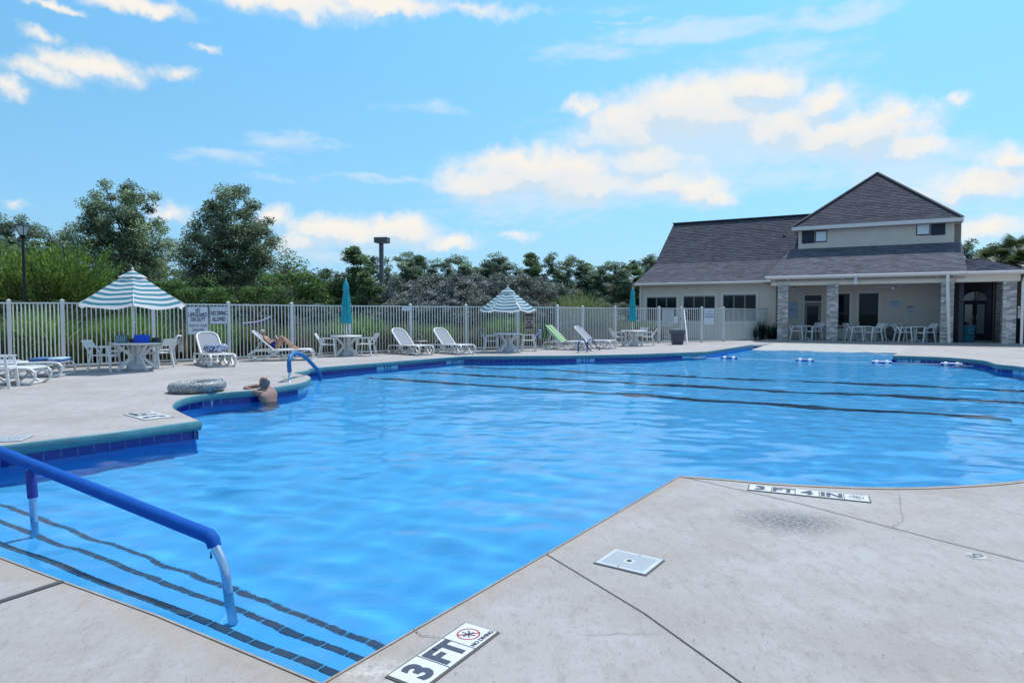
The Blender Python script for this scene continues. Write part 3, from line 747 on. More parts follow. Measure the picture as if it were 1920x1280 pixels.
M_entry = mat('shaded_entry_wall', (.05,.055,.075), .8, noise_amt=.1)  # deep shade of the recess put into the wall colour
sPL, sPR, sER = hs(1440,0), hs(1792,0), hs(1919,0)
sWL = hs(1199,1.9); sTL, sTR = hs(1495,3), hs(1786,3)
def hb(a, b, name, m, parent=None): return MB().box(a, b).build(name, m, parent or house)
# floor of the porch
hb((sPL-.2,-.15,.004),(sER+1.5,6.0,HZ), 'porch_floor', mat('porch_concrete', (.33,.32,.31), .85, noise_amt=.12, noise_scale=3))
# walls
wl = hb((sWL,1.9,-.05),(sPL-.05,2.15,2.86), 'wing_wall', M_stucco)
hb((sPL-.05,1.9,-.05),(sPL+.10,3.2,2.86), 'return_wall', M_stucco)
TB = 3.0
bw = hb((sPL+.1,TB,0),(sTR+.05,TB+.25,2.8), 'porch_wall', M_stucco)
hb((sTL,TB,4.0),(sTR,TB+.25,5.62), 'tower_wall', M_stucco)
hb((sTL,TB+.25,2.9),(sTL+.25,TB+6.5,5.62), 'tower_wall', M_stucco); hb((sTR-.25,TB+.25,2.9),(sTR,TB+6.5,5.62), 'tower_wall', M_stucco)
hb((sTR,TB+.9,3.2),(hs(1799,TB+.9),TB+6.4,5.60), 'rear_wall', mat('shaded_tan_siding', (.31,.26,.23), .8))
hb((sWL+.1,2.15,2.0),(sWL+.3,12.5,3.0), 'end_wall', M_stucco)
# ceiling, beams
hb((sPL-.3,.05,2.78),(sTR+.2,TB,2.83), 'porch_ceiling', M_soffit)
hb((sPL+.1,.18,2.62),(sPR,.52,2.90), 'beam', M_cream)
hb((sPR,.10,2.62),(sER-.1,.46,2.92), 'beam', M_cream)
hb((sPR,.46,2.75),(sER+.3,6,2.82), 'entry_ceiling', mat('entry_soffit', (.10,.10,.12), .8))  # soffit colour darkened for the shade of the recess
# entry recess
sEd0, sEd1 = hs(1796,5), hs(1862,5)
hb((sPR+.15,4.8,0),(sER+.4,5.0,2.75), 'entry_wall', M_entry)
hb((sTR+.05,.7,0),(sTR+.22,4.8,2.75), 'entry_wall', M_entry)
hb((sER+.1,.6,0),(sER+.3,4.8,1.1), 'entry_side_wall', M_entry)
# windows
def window(x0, x1, z0, z1, y, panes, parent, glass=None, frame=None, split=False, fw=.06, casing=True):
    if casing:
        c = .12; cs = MB().box((x0-c,y-.035,z0-c),(x1+c,y-.001,z0)).box((x0-c,y-.035,z1),(x1+c,y-.001,z1+c)).box((x0-c,y-.035,z0),(x0,y-.001,z1)).box((x1,y-.035,z0),(x1+c,y-.001,z1))
        w = cs.build('window', M_stuccolt, parent)
    else: w = MB().box((x0-.02,y-.012,z0-.02),(x1+.02,y-.002,z1+.02)).build('window', frame or M_bronze, parent)
    f = MB(); n_ = panes; dx = (x1-x0)/n_
    f.box((x0,y-.03,z0),(x1,y-.004,z0+fw)).box((x0,y-.03,z1-fw),(x1,y-.004,z1))
    for i in range(n_+1):
        xx = x0+i*dx; a = max(x0, xx-fw/2); b = min(x1, xx+fw/2); f.box((a,y-.032,z0+fw),(b,y-.004,z1-fw))
    if split: f.box((x0+fw,y-.031,(z0+z1)/2-.03-.1),(x1-fw,y-.004,(z0+z1)/2+.03-.1))
    f.build('frame', frame or M_bronze, w)
    for i in range(n_):
        MB().box((x0+i*dx+fw/2,y-.015,z0+fw),(x0+(i+1)*dx-fw/2,y-.006,z1-fw)).build('pane', glass or M_glass, w)
    return w
M_stuccolt = mat('stucco_casing', (.76,.68,.60), .85)
M_wframe = mat('grey_mullion', (.20,.20,.20), .5)
for (a, b, yt, n_) in [(1213,1269,557,3),(1282,1341,555,3),(1356,1418,552.5,3)]:
    s0, z1 = HS(a, yt, 1.9); s1, _ = HS(b, yt, 1.9); window(s0, s1, .9, z1, 1.9, n_, wl, frame=M_wframe)
for (a, b, yt, yb) in [(1568,1592,551,616),(1611,1646,550,615)]:
    s0, z1 = HS(a, yt, TB); s1, z0 = HS(b, yb, TB); window(s0, s1, z0, z1, TB, 1, bw, split=True)
# porch doors
s0, z1 = HS(1509,567,TB); s1, _ = HS(1540,567,TB); s2, z2 = HS(1509,554,TB)
d = hb((s0,TB-.04,HZ),(s1,TB-.002,z1), 'door', M_door, bw)
w_ = (s1-s0); MB().box((s0+w_*.16,TB-.05,HZ+.35),(s1-w_*.16,TB-.041,z1-.18)).build('pane', M_glass, d)
MB().box((s0-.09,TB-.06,HZ),(s0-.005,TB-.003,z2+.06)).box((s1+.005,TB-.06,HZ),(s1+.09,TB-.003,z2+.06)).box((s0-.005,TB-.06,z2),(s1+.005,TB-.003,z2+.06)).box((s0-.005,TB-.055,z1+.005),(s1+.005,TB-.003,z1+.06)).build('door_frame', M_stuccolt, bw)
t_ = MB().box((s0,TB-.03,z1+.065),(s1,TB-.004,z2-.005)).build('transom', M_glass, bw); MB().tube([(s1-.1,TB-.06,1.05),(s1-.1,TB-.09,1.05)], .025, 8).build('handle', M_steel, d)
q0, q1 = hs(1440,TB), hs(1457,TB); d2 = hb((q0,TB-.05,HZ),(q1,TB-.001,2.35), 'door', M_bronze, bw); MB().box((q0+.1,TB-.06,.3),(q1-.1,TB-.051,2.2)).build('pane', M_glass, d2)
# notice board and signs on the porch wall
def panel(name, x0, x1, y0, y1, t, m, label, cat, lines=None, ink=None, thick=.025, group=None, oval=False):
    s0, z1 = HS(x0, y0, t); s1, z0 = HS(x1, y1, t); c = HO+HU*((s0+s1)/2)+HW*t; root = empty(name, (c.x, c.y, (z0+z1)/2), HA, label, cat, group)
    w = s1-s0; h = z1-z0
    if oval:
        ring = [(w/2*math.cos(a), h/2*math.sin(a)) for a in [k*math.pi/14 for k in range(28)]]
        mb = MB(); n_ = 28; vs = [(x,-thick,z) for x,z in ring]+[(x,-.002,z) for x,z in ring]; mb.add(vs, [tuple(range(n_)), tuple(range(n_,2*n_))[::-1]]+[(i,n_+i,n_+(i+1)%n_,(i+1)%n_) for i in range(n_)]); mb.build('plate', m, root)
        b = MB()
        for (u0,u1,v0,v1) in [(-.32,.32,.18,.24),(-.38,.38,-.02,.12),(-.30,.30,-.24,-.16)]:
            b.box((u0*w,-thick-.003,v0*h),(u1*w,-thick-.0005,v1*h))
        b.build('painted_band', ink, root)
    else:
        MB().box((-w/2,-thick,-h/2),(w/2,-.002,h/2)).build('plate', m, root)
        if lines:
            b = MB()
            for (u0,u1,v0,v1) in lines: b.box((u0*w,-thick-.003,v0*h),(u1*w,-thick-.0005,v1*h))
            b.build('printed_lines', ink or M_slate, root)
    return root
M_sign = mat('white_sign', (.66,.69,.74), .5, noise_amt=.05); M_signb = mat('pale_blue_sign', (.35,.46,.58), .5); M_signink = mat('grey_blue_ink', (.14,.17,.24), .6); M_signink2 = mat('pale_ink', (.30,.34,.42), .6)
fine_lines = [(-.4,.4,.30-.07*k,.325-.07*k) for k in range(10)]
panel('notice_board', 1477,1495,566,597,TB-.02, M_signb, 'pale blue notice board between first brick column and glazed porch door', 'notice board', [(-.35,.35,0,.03),(-.35,.35,.07,.09)], M_signink)
panel('oval_sign', 1668,1687.5,560,577,TB-.02, mat('silver_blue_plaque', (.50,.56,.62), .5), 'pale blue oval plaque on the porch wall right of the window', 'sign', oval=True, ink=mat('plaque_blue', (.25,.36,.50), .5))
pn = panel('porch_notice', 1699.5,1713,573,590,TB-.02, M_sign, 'small white no smoking notice on the porch wall beside the oval plaque', 'sign', [(-.38,.38,-.22,-.18),(-.3,.35,-.31,-.28),(-.35,.38,-.41,-.38)], M_signink2)
mb = MB(); mb.tube([(.10*math.cos(a), -.03, .02+.10*math.sin(a)) for a in [k*math.pi/8 for k in range(16)]], .012, 4, closed=True); mb.bar((-.07,-.03,.09),(.07,-.03,-.05), .02, .01); mb.build('prohibition_ring', M_signink, pn)
MB().box((-.14,-.032,.13),(.14,-.0255,.19)).build('header_band', mat('faded_red', (.30,.20,.24), .6), pn)
# tower windows
def tw(a, b, yt, yb, m, name):
    s0, z1 = HS(a, yt, TB); s1, z0 = HS(b, yb, TB); return s0, s1, z0, z1
for (a,b,yt,yb) in [(1529.5,1550,433.5,453),(1719,1743,419,440)]:
    s0,s1,z0,z1 = tw(a,b,yt,yb,0,0); window(s0, s1, z0, z1, TB, 1, house, glass=M_glassw, fw=.035, casing=False)
for (a,b,yt,yb) in [(1504,1527,434,455.5),(1746,1772,417,440)]:
    s0,s1,z0,z1 = tw(a,b,yt,yb,0,0); w = MB().box((s0,TB-.04,z0),(s1,TB-.002,z1)).build('window', M_navy, house)
    m_ = MB()
    for k in range(7): z = z0+(z1-z0)*(k+.5)/7; m_.box((s0+.04,TB-.052,z-.018),(s1-.04,TB-.041,z+.018))
    m_.build('shutter_slats', M_navy, w)
# arched entry doors
c0, z1 = HS(1805.5,565,4.8); c1, _ = HS(1850,565,4.8); cm = (c0+c1)/2
for (a, b) in ((c0, cm-.01), (cm+.01, c1)):
    d = hb((a,4.74,HZ),(b,4.795,z1), 'door', M_navy); ww = b-a
    MB().box((a+ww*.18,4.73,.35),(b-ww*.18,4.738,z1-.15)).build('pane', glass_mat('reflecting_glass', (.35,.40,.36), .05), d)
    MB().tube([(cm+(.07 if a>cm-.1 else -.07),4.70,1.0),(cm+(.07 if a>cm-.1 else -.07),4.70,1.2)], .015, 6).build('handle', M_steel, d)
mb = MB(); rr = (c1-c0)/2; P2 = [(cm+rr*math.cos(a), z1+.04+.42*math.sin(a)) for a in [k*math.pi/12 for k in range(13)]]
mb.add([(x,4.75,z) for x,z in P2]+[(x,4.79,z) for x,z in P2], [tuple(range(13)), tuple(range(13,26))[::-1]]+[(i,13+i,13+(i+1)%13,(i+1)%13) for i in range(13)]); fan = mb.build('fanlight', glass_mat('pale_fanlight', (.42,.40,.36), .1), house)
for k in range(1, 6):
    a = k*math.pi/6; MB().bar((cm,4.745,z1+.04),(cm+rr*.97*math.cos(a),4.745,z1+.04+.41*math.sin(a)), .03, .01).build('glazing_bar', M_navy, fan)
# brick columns
def brick_column(s, y, w, h, label=None, dark=1.0, parent=None):
    core = MB().box((s-w/2+.012,y+.012,HZ),(s+w/2-.012,y+w-.012,h)).build('column', mat('mortar', (.36,.36,.37), .9), parent or house)
    mb = MB(); bh = .075; z = HZ; r_ = 0
    while z < h-.02:
        n_ = 2; bl_ = w/2
        for side in range(4):
            off = (r_+side) % 2 * .5
            xs = [0, .5, 1] if not off else [0, .27, .73, 1]
            for i in range(len(xs)-1):
                g = random.choice([.30,.38,.46,.54,.64])*dark*random.uniform(.85,1.1); col = (g*1.06, g*.97, g*.93)
                a = xs[i]*w+.005; b = xs[i+1]*w-.005; z0 = z+.005; z1 = min(h, z+bh-.005); o_ = random.uniform(0,.004)
                if side == 0: mb.box((s-w/2+a, y-o_, z0), (s-w/2+b, y+.02, z1), col)
                elif side == 1: mb.box((s+w/2-.02, y+a, z0), (s+w/2+o_, y+b, z1), col)
                elif side == 2: mb.box((s-w/2+a, y+w-.02, z0), (s-w/2+b, y+w+o_, z1), col)
                else: mb.box((s-w/2-o_, y+a, z0), (s-w/2+.02, y+b, z1), col)
        z += bh; r_ += 1
    b = mb.build('bricks', mat('painted_brick', (1,1,1), .85, tone=True, noise_amt=.12, noise_scale=20), core); b['kind'] = 'stuff'
    return core
for (a, b) in [(1459,1477),(1551,1571),(1766,1787),(1882,1905)]:
    s0, s1 = hs(a,.12), hs(b,.12); w = .46; brick_column((s0+s1)/2, .12, w, 2.64)
brick_column(hs(1878,2.2), 2.0, .45, 2.75, dark=.35); brick_column(hs(1872,3.8), 3.6, .45, 2.75, dark=.35)  # columns inside the recess take its shade in their brick tones
# brick wainscot on the porch wall
mb = MB(); z = HZ; r_ = 0; s0 = hs(1650,TB); s1 = sTR-.3
while z < .72:
    s = s0-(r_%2)*.11
    while s < s1:
        g = random.choice([.14,.2,.27,.34])*random.uniform(.85,1.1); mb.box((max(s,s0),TB-.09-random.uniform(0,.004),z+.004),(min(s+.21,s1),TB-.003,z+.07), (g,g*.95,g*.95)); s += .22
    z += .075; r_ += 1
mb.build('brick_wainscot', MATS['painted_brick'], bw)['kind'] = 'stuff'
# ---- roofs with shingles
M_shingle = mat('grey_brown_shingle', (1,1,1), .95, tone=True, noise_amt=.22, noise_scale=9, bump=.4, bump_scale=120, spec=.2)
M_roofbase = mat('roof_underlay', (.05,.045,.05), .95)
def roof(corners, name, tone=(.088,.074,.078), exposure=.145, tab=.30):
    """corners: a, b along the eave (left to right), c, d along the top (right to left)"""
    a, b, c, d = [Vector(p) for p in corners]; nn = (b-a).cross(d-a).normalized()
    if nn.z < 0: nn = -nn
    r = MB().add([a,b,c,d]+[p-nn*.06 for p in (a,b,c,d)], [(0,1,2,3),(7,6,5,4),(0,4,5,1),(1,5,6,2),(2,6,7,3),(3,7,4,0)]).build(name, M_roofbase, house)
    mb = MB(); ex = (b-a).normalized(); up = nn.cross(ex).normalized()
    if up.z < 0: up = -up
    H_ = max((c-a).dot(up), (d-a).dot(up)); rows = int(H_/exposure); 
    poly = [((p-a).dot(ex), (p-a).dot(up)) for p in (a,b,c,d)]
    def span(v):
        xs = []
        for i in range(4):
            (x1,y1),(x2,y2) = poly[i], poly[(i+1)%4]
            if (y1-v)*(y2-v) < 0: xs.append(x1+(x2-x1)*(v-y1)/(y2-y1))
        return (min(xs), max(xs)) if len(xs) >= 2 else None
    for i in range(rows+1):
        v0 = i*exposure; sp = span(v0+.02)
        if not sp: continue
        sp1 = span(min(v0+exposure, H_-.002)) or sp
        x = sp[0]-random.uniform(0, tab); rt = random.uniform(.93,1.07)
        while x < sp[1]:
            x0 = max(x, sp[0]); x1 = min(x+tab*random.choice([.6,1,1,1.3]), sp[1]); xe = x1
            if x1-x0 > .03:
                l_ = .018+random.uniform(0,.01); g = rt*random.choice([.82,.92,1,1.06,1.17]); col = (tone[0]*g, tone[1]*g, tone[2]*g)
                u0, u1 = max(x0, sp1[0]), min(x1, sp1[1])
                if u1 <= u0: u0 = u1 = max(min((x0+x1)/2, sp1[1]), sp1[0])
                p0 = a+ex*(x0+.003)+up*v0; p1 = a+ex*(x1-.003)+up*v0; p2 = a+ex*(u1-.003)+up*(v0+exposure); p3 = a+ex*(u0+.003)+up*(v0+exposure)
                mb.add([p0+nn*.002, p1+nn*.002, p1+nn*l_, p0+nn*l_, p2+nn*.004, p3+nn*.004], [(0,1,2,3),(3,2,4,5),(0,3,5),(1,4,2)], col)
            x = xe if xe > x else x+tab
    s_ = mb.build('shingles', M_shingle, r); s_['kind'] = 'stuff'; return r
EV = .12
zE = 3.04
zt = HS(1640,461,TB)[1]
sTop0 = hs(1487,TB); sTop1 = hs(1800,TB)
# porch roof
roof([(sPL-.05,-.25,zE),(sPR+.35,-.25,zE),(sTop1,TB,zt),(sTop0-.15,TB,zt)], 'porch_roof', (.150,.150,.182))
# wing lower roof and upper main roof
sb0 = hs(1227,4.2); sr0 = hs(1262,7.0)
zb = HS(1340,492,4.2)[1]; zr = HS(1400,411,7.0)[1]
roof([(hs(1190,1.55),1.45,2.93),(sPL+3.0,1.45,2.93),(sPL+3.0,4.2,zb),(sb0,4.2,zb)], 'wing_roof', (.135,.135,.165))
roof([(sb0,4.2,zb),(sTR-.5,4.2,zb),(sTR-.5,7.0,zr),(sr0,7.0,zr)], 'main_roof', (.092,.094,.118))
MB().add([(sr0,7,zr),(sTR-.5,7,zr),(sTR-.5,12.4,2.9),(sr0-.6,12.4,2.9)], [(0,1,2,3)]).build('rear_roof', M_roofbase, house)
MB().add([(sb0,4.2,zb),(sr0,7,zr),(sr0-.6,12.4,2.9),(hs(1190,1.55),1.45,2.93)], [(0,1,2,3)]).build('end_gable', M_stucco, house)
MB().bar((sr0-.05,7,zr+.03),(sTL+1.5,7,zr+.03), .28, .05).build('ridge_cap', M_roofbase, house)
# left hip of the porch roof
MB().add([(sPL-.05,-.25,zE),(sTop0-.15,TB,zt),(sTop0-.15,TB+.6,zb-.1),(sPL-.05,1.45,2.95)], [(0,1,2,3)]).build('hip_roof', MATS['roof_underlay'], house)
# tower roof
ez = HS(1640,417,TB-.4)[1]; e0 = hs(1483,TB-.4); e1 = hs(1801.5,TB-.4); ey0 = TB-.4; ey1 = ey0+(e1-e0); ap = ((e0+e1)/2+.12, (ey0+ey1)/2, HS(1643,325,(ey0+ey1)/2)[1])
roof([(e0,ey0,ez),(e1,ey0,ez),ap,ap], 'tower_roof', (.092,.094,.118))
MB().add([(e1,ey0,ez),(e1,ey1,ez),ap,(e0,ey1,ez),(e0,ey0,ez)], [(0,1,2),(1,3,2),(3,4,2)]).build('tower_roof_back', M_roofbase, house)
for a in ((e0,ey0,ez),(e1,ey0,ez)): MB().bar(Vector(a)+Vector((0,0,.03)), Vector(ap)+Vector((0,0,.04)), .22, .03).build('hip_cap', M_roofbase, house)
hb((e0,ey0-.03,ez-.17),(e1,ey0,ez+.0), 'fascia', M_gutter); hb((e0-.03,ey0,ez-.17),(e0,ey1,ez), 'fascia', M_gutter); hb((e1,ey0,ez-.17),(e1+.03,ey1,ez), 'fascia', M_gutter)
hb((e0,ey0,ez-.19),(e1,ey1,ez-.172), 'tower_soffit', M_soffit)
# entry roof
zA = HS(1801,486,TB)[1]; zB = HS(1833,492.5,TB)[1]
roof([(sPR+.35,-.25,zE),(sER+.1,-.25,zE),(hs(1834,TB),TB,zB),(sTop1,TB,zA)], 'entry_roof', (.15,.152,.195))
MB().add([(sER+.1,-.25,zE),(sER+.6,6,zE),(hs(1834,TB)+.3,6,zB),(hs(1834,TB),TB,zB)], [(0,1,2,3)]).build('entry_roof_side', M_roofbase, house)
MB().add([(sTop1,TB,zA),(hs(1834,TB),TB,zB),(hs(1834,TB)+.3,6,zB),(sTop1,6,zA)], [(0,1,2,3)]).build('entry_roof_top', M_roofbase, house)
# gutters and fascia
def gutter(x0, x1, y, z, name='gutter'):
    prof = [(0,0),(-.10,-.01),(-.12,-.04),(-.09,-.12),(0,-.13)]
    mb = MB(); vs = [(x0,y+a,z+b) for a,b in prof]+[(x1,y+a,z+b) for a,b in prof]; k = len(prof)
    mb.add(vs, [tuple(range(k))[::-1], tuple(range(k,2*k))]+[(i,i+1,k+i+1,k+i) for i in range(k-1)]+[(k-1,0,k,2*k-1)]); return mb.build(name, M_gutter, house)
gutter(sPL-.1, sPR+.35, -.25, zE+.01); gutter(sPR+.36, sER+.15, -.25, zE+.005); gutter(hs(1190,1.5), sPL-.05, 1.45, 2.935)
hb((sPL-.05,-.245,2.90),(sER+.1,.18,2.915), 'eave_soffit', M_cream); hb((hs(1192,1.5),1.46,2.80),(sPL-.05,1.90,2.815), 'eave_soffit', M_cream)
hb((sPL-.05,-.24,2.916),(sER+.1,-.2,3.0), 'fascia', M_cream)
# downspouts
ds0 = HS(1775,517,-.3); ds1 = HS(1782.5,640,-.15)
MB().bar((hs(1776,-.3),-.32,2.93),(hs(1776,-.3),-.32,2.6), .11, .08).bar((hs(1776,-.3),-.32,2.6),(hs(1782.5,0)-.02,.02,.30), .11, .08).bar((hs(1782.5,0)-.02,.02,.30),(hs(1782.5,0)-.02,.0,.06), .11, .08).build('downspout', M_gutter, house)
MB().bar((sER+.05,-.3,2.95),(sER-.02,.05,2.55), .09, .07).bar((sER-.02,.05,2.55),(sER-.02,.05,.06), .09, .07).build('downspout', M_gutter, house)
MB().bar((sWL+.08,1.84,2.8),(sWL+.08,1.84,.0), .09, .07).build('downspout', M_gutter, house)
# roof vent
s_, z_ = HS(1472,446,6.0); MB().tube([(s_,5.7,z_-.35),(s_,5.7,z_+.05)], .06, 10).build('roof_vent', M_lid, house); MB().lathe([(.09,0),(.10,.06),(.05,.10)], 10, (s_,5.7,z_+.03)).build('vent_cap', M_bronze, house)
# cameras, lamp, fans
M_white = mat('white_plastic', (.72,.73,.75), .4)
cams_px = [(1451,528),(1478,525.5),(1579,523),(1755,517.5),(1789,518.5)]
cam_lab = ['small white security camera at the left end of the porch eave', 'small white security camera just right of the first brick column top', 'small white security camera above the second brick column', 'small white security camera left of the downspout under the eave', 'small white security camera right of the downspout under the eave']
for (px, py), lb in zip(cams_px, cam_lab):
    s_, z_ = HS(px, py, -.02); c = HO+HU*s_+HW*(-.02); r_ = empty('security_camera', (c.x,c.y,z_), HA, lb, 'camera', 'security cameras under the porch eave')
    MB().lathe([(.05,.0),(.06,.03),(.05,.05)], 10, (0,0,.03)).build('mount', M_white, r_); MB().tube([(0,.03,0),(.02,-.12,-.03)], [.045,.04], 10).build('camera_body', M_white, r_); MB().tube([(.02,-.121,-.03),(.021,-.13,-.032)], .025, 8).build('lens', M_dark, r_)
s_, z_ = HS(1604.5,527,.1); c = HO+HU*s_+HW*.06; r_ = empty('porch_light', (c.x,c.y,z_), HA, 'white box light on the porch beam between two columns', 'wall light')
MB().box((-.07,-.08,-.15),(.07,.0,.15)).build('housing', M_white, r_); MB().box((-.085,-.09,.15),(.085,.01,.17)).build('cap', M_white, r_)
for (px, lb) in ((1488,'left ceiling fan under the porch roof'),(1675,'right ceiling fan under the porch roof')):
    s_, z_ = HS(px,534,1.6); c = HO+HU*s_+HW*1.6; r_ = empty('ceiling_fan', (c.x,c.y,2.5), HA, 'pale '+lb, 'ceiling fan', 'ceiling fans in the porch')
    MB().lathe([(.02,.28),(.02,.06),(.10,.05),(.11,-.03),(.05,-.09)], 12).build('hub', M_white, r_)
    for k in range(4):
        b_ = MB(); b_.M = Matrix.Rotation(k*math.pi/2+.4, 4, 'Z') @ Matrix.Rotation(.2, 4, 'X'); b_.box((.12,-.06,-.005),(.65,.07,.008)); b_.build('blade', M_white, r_)

# ---------------------------------------------------------------- fences
FH = 1.55
M_fence = mat('white_powder_coat', (.68,.68,.67), .45, noise_amt=.05, noise_scale=2)
picket_me = {}
def picket_mesh(h, w=.021):
    k = (round(h,2), w)
    if k not in picket_me: picket_me[k] = MB().box((-w/2,-w/2,.05),(w/2,w/2,h)).mesh('picket', M_fence)
    return picket_me[k]
def post_mesh(h, w=.075):
    mb = MB(); mb.box((-w/2,-w/2,-.02),(w/2,w/2,h+.03)); mb.box((-w/2-.006,-w/2-.006,h+.031),(w/2+.006,w/2+.006,h+.05))
    mb.add([(-w/2,-w/2,h+.05),(w/2,-w/2,h+.05),(w/2,w/2,h+.05),(-w/2,w/2,h+.05),(0,0,h+.075)], [(0,1,4),(1,2,4),(2,3,4),(3,0,4)]); return mb.mesh('post', M_fence)
PM = post_mesh(FH)
def fence(pts, label, spacing=.10, posts=None, heights=None, cat='fence', name='pool_fence', grp='white pool fences'):
    root = empty(name, tuple(pts[0]), 0, label, cat, grp); o_ = pts[0]
    for i, p in enumerate(pts):
        if posts is None or i in posts:
            o = bpy.data.objects.new('post', PM); COL.objects.link(o); o.parent = root; o.location = p-o_
            dd = (pts[min(i+1, len(pts)-1)]-pts[max(i-1, 0)]); o.rotation_euler.z = math.atan2(dd.y, dd.x)
    for a, b in zip(pts[:-1], pts[1:]):
        d = b-a; L_ = d.length; u = d/L_; n_ = max(1, round(L_/spacing)); ang = math.atan2(d.y, d.x)
        for z in (.075, FH-.02): MB().bar(a-o_+u*.04+Vector((0,0,z)), b-o_-u*.04+Vector((0,0,z)), .036, .034 if z > 1 else .05).build('rail', M_fence, root)
        for k in range(1, n_):
            o = bpy.data.objects.new('picket', picket_mesh(FH-.04)); COL.objects.link(o); o.parent = root; o.location = a-o_+u*(L_*k/n_); o.rotation_euler.z = ang
    return root
fence(fence_pts[1:], 'long white picket pool fence running behind the loungers on the left', .098)
far_pts = [G(1045,652.3), G(1092,648.5), G(1153,645.3), G(1235,643)]
fence(far_pts, 'white picket fence section between the tall grass and the clubhouse corner', .105, posts=(1,2,3))
gp0 = G(1235,643); gp1 = G(1277,641.8); gp2 = G(1315,641.3); gp3 = G(1356,639.8); gp4 = G(1434,636.5)
fence([gp0, gp1], 'white picket panel holding the large rules board left of the gate', .11, posts=(1,))
gate = fence([gp1+(gp2-gp1)*.03, gp2-(gp2-gp1)*.03], 'white picket gate behind the dark trash bin in front of the clubhouse', .10, posts=(), cat='gate', name='pool_gate', grp=None)
fence([gp2, gp3, gp4], 'white picket fence section in front of the clubhouse windows', .10)
rf = [G(1908,641.5), G(1975,646)]
fence([rf[0], rf[0]+(rf[1]-rf[0])], 'short white picket fence at the right edge beside the last brick column', .11)
# signs on the fence
def fsign(name, x0, x1, y0, y1, seg, label, cat, col, texts, hdr=None, lines=None, ink=None, frame=True, off=.055):
    a, b = seg; d = (b-a).normalized(); nrm = Vector((d.y, -d.x, 0)); 
    if nrm.y > 0: nrm = -nrm
    a2 = a+nrm*off; p0 = OnV(x0, y0, a2, d); p1 = OnV(x1, y1, a2, d); c = (p0+p1)/2; w = abs((p1-p0).dot(d)); h = abs(p0.z-p1.z)
    r_ = empty(name, tuple(c), math.atan2(d.y, d.x), label, cat)
    MB().box((-w/2,-.006,-h/2),(w/2,.006,h/2)).build('plate', col, r_)
    if frame:
        f = MB(); t_ = .012
        for q in (((-w/2,-.012,-h/2),(w/2,-.0065,-h/2+t_)),((-w/2,-.012,h/2-t_),(w/2,-.0065,h/2)),((-w/2,-.0125,-h/2+t_),(-w/2+t_,-.0065,h/2-t_)),((w/2-t_,-.0125,-h/2+t_),(w/2,-.0065,h/2-t_))): f.box(*q)
        f.build('rim', M_signink2, r_)
    for (tx, zc, sz, bold, sx) in texts:
        me = text_mesh(tx, sz*h, bold*h, depth=.001, sx=1.0); xs = [v.co.x for v in me.vertices]; ww = max(xs)-min(xs); k = sx*w/ww
        for v in me.vertices: v.co.x *= k
        me.materials.append(ink or M_slate); o = bpy.data.objects.new('lettering', me); COL.objects.link(o); o.parent = r_; o.location = (0,-.0085,zc*h); o.rotation_euler.x = math.pi/2
    if lines:
        b_ = MB()
        for (u0,u1,v0,v1) in lines: b_.box((u0*w,-.009,v0*h),(u1*w,-.0065,v1*h))
        b_.build('printed_lines', hdr or M_signink2, r_)
    return r_
segA = (fence_pts[4], fence_pts[5])
fsign('pool_sign', 350.5,391,574.5,626.5, segA, 'white NO LIFEGUARD ON DUTY sign on the fence right of the big striped umbrella', 'sign', M_sign,
  [('NO',.36,.20,.006,.22),('LIFEGUARD',.20,.20,.006,.88),('ON DUTY',.03,.20,.006,.70),('SWIM AT YOUR',-.19,.155,.0,.84),('OWN RISK',-.345,.155,.0,.60)], ink=mat('navy_print', (.015,.02,.06), .5))
fsign('pool_sign', 393.5,426.5,574.5,607, segA, 'smaller white NO DIVING ALLOWED sign beside the lifeguard sign', 'sign', M_sign,
  [('NO DIVING',.10,.34,.012,.88),('ALLOWED',-.23,.34,.012,.78)], lines=[(-.46,.46,.26,.275),(-.01,.01,.28,.45),(-.40,-.05,.35,.38),(.08,.42,.35,.38)], ink=MATS['navy_print'])
segB = (fence_pts[7], fence_pts[8])
fsign('pool_sign', 754,768,574.5,582.5, segB, 'tiny blank white plate at the top of the fence above the empty loungers', 'sign', M_sign, [], lines=[(-.35,.35,.1,.2),(-.3,.3,-.2,-.1)], frame=False)
segC = (fence_pts[10], fence_pts[11])
fsign('pool_sign', 983,1001,580,621, segC, 'brown and tan notice hanging on the fence right of the smaller striped umbrella', 'sign', mat('tan_sign', (.38,.30,.25), .6, noise_amt=.2), [], lines=[(-.45,.45,.17,.32),(-.32,-.05,.02,.12),(.02,.35,.02,.12),(-.2,.2,-.12,-.04),(-.28,-.08,-.25,-.17),(.0,.3,-.25,-.17),(-.38,.38,-.38,-.28)], hdr=mat('brown_print', (.09,.05,.06), .6), frame=False)
fsign('pool_sign', 1241.5,1263,579.5,612, (gp0,gp1), 'large greyish rules board left of the gate with fine print', 'sign', mat('faded_board', (.46,.48,.46), .6), [], lines=[(-.30,.34,.38-.06*k,.395-.06*k) for k in range(11)]+[(-.4,.4,.45,.47),(-.3,-.05,-.38,-.30)])
fsign('pool_sign', 1263.8,1271,593,606, (gp0,gp1), 'small white notice under nothing beside the left gate post'.replace(' under nothing',''), 'sign', M_sign, [], lines=[(-.35,.35,.1,.13),(-.35,.35,-.1,-.07)], frame=False)
fsign('pool_sign', 1320,1339,578,609, (gp2,gp3), 'tall white notice on the fence right of the gate with dark heading lines', 'sign', M_sign, [], lines=[(-.3,.3,.36,.38),(-.35,.35,.28,.30),(-.42,.42,.14,.18),(-.42,.42,.05,.07),(-.42,.42,-.04,.01),(-.2,.2,-.17,-.15),(-.3,.3,-.35,-.34)], hdr=M_signink)
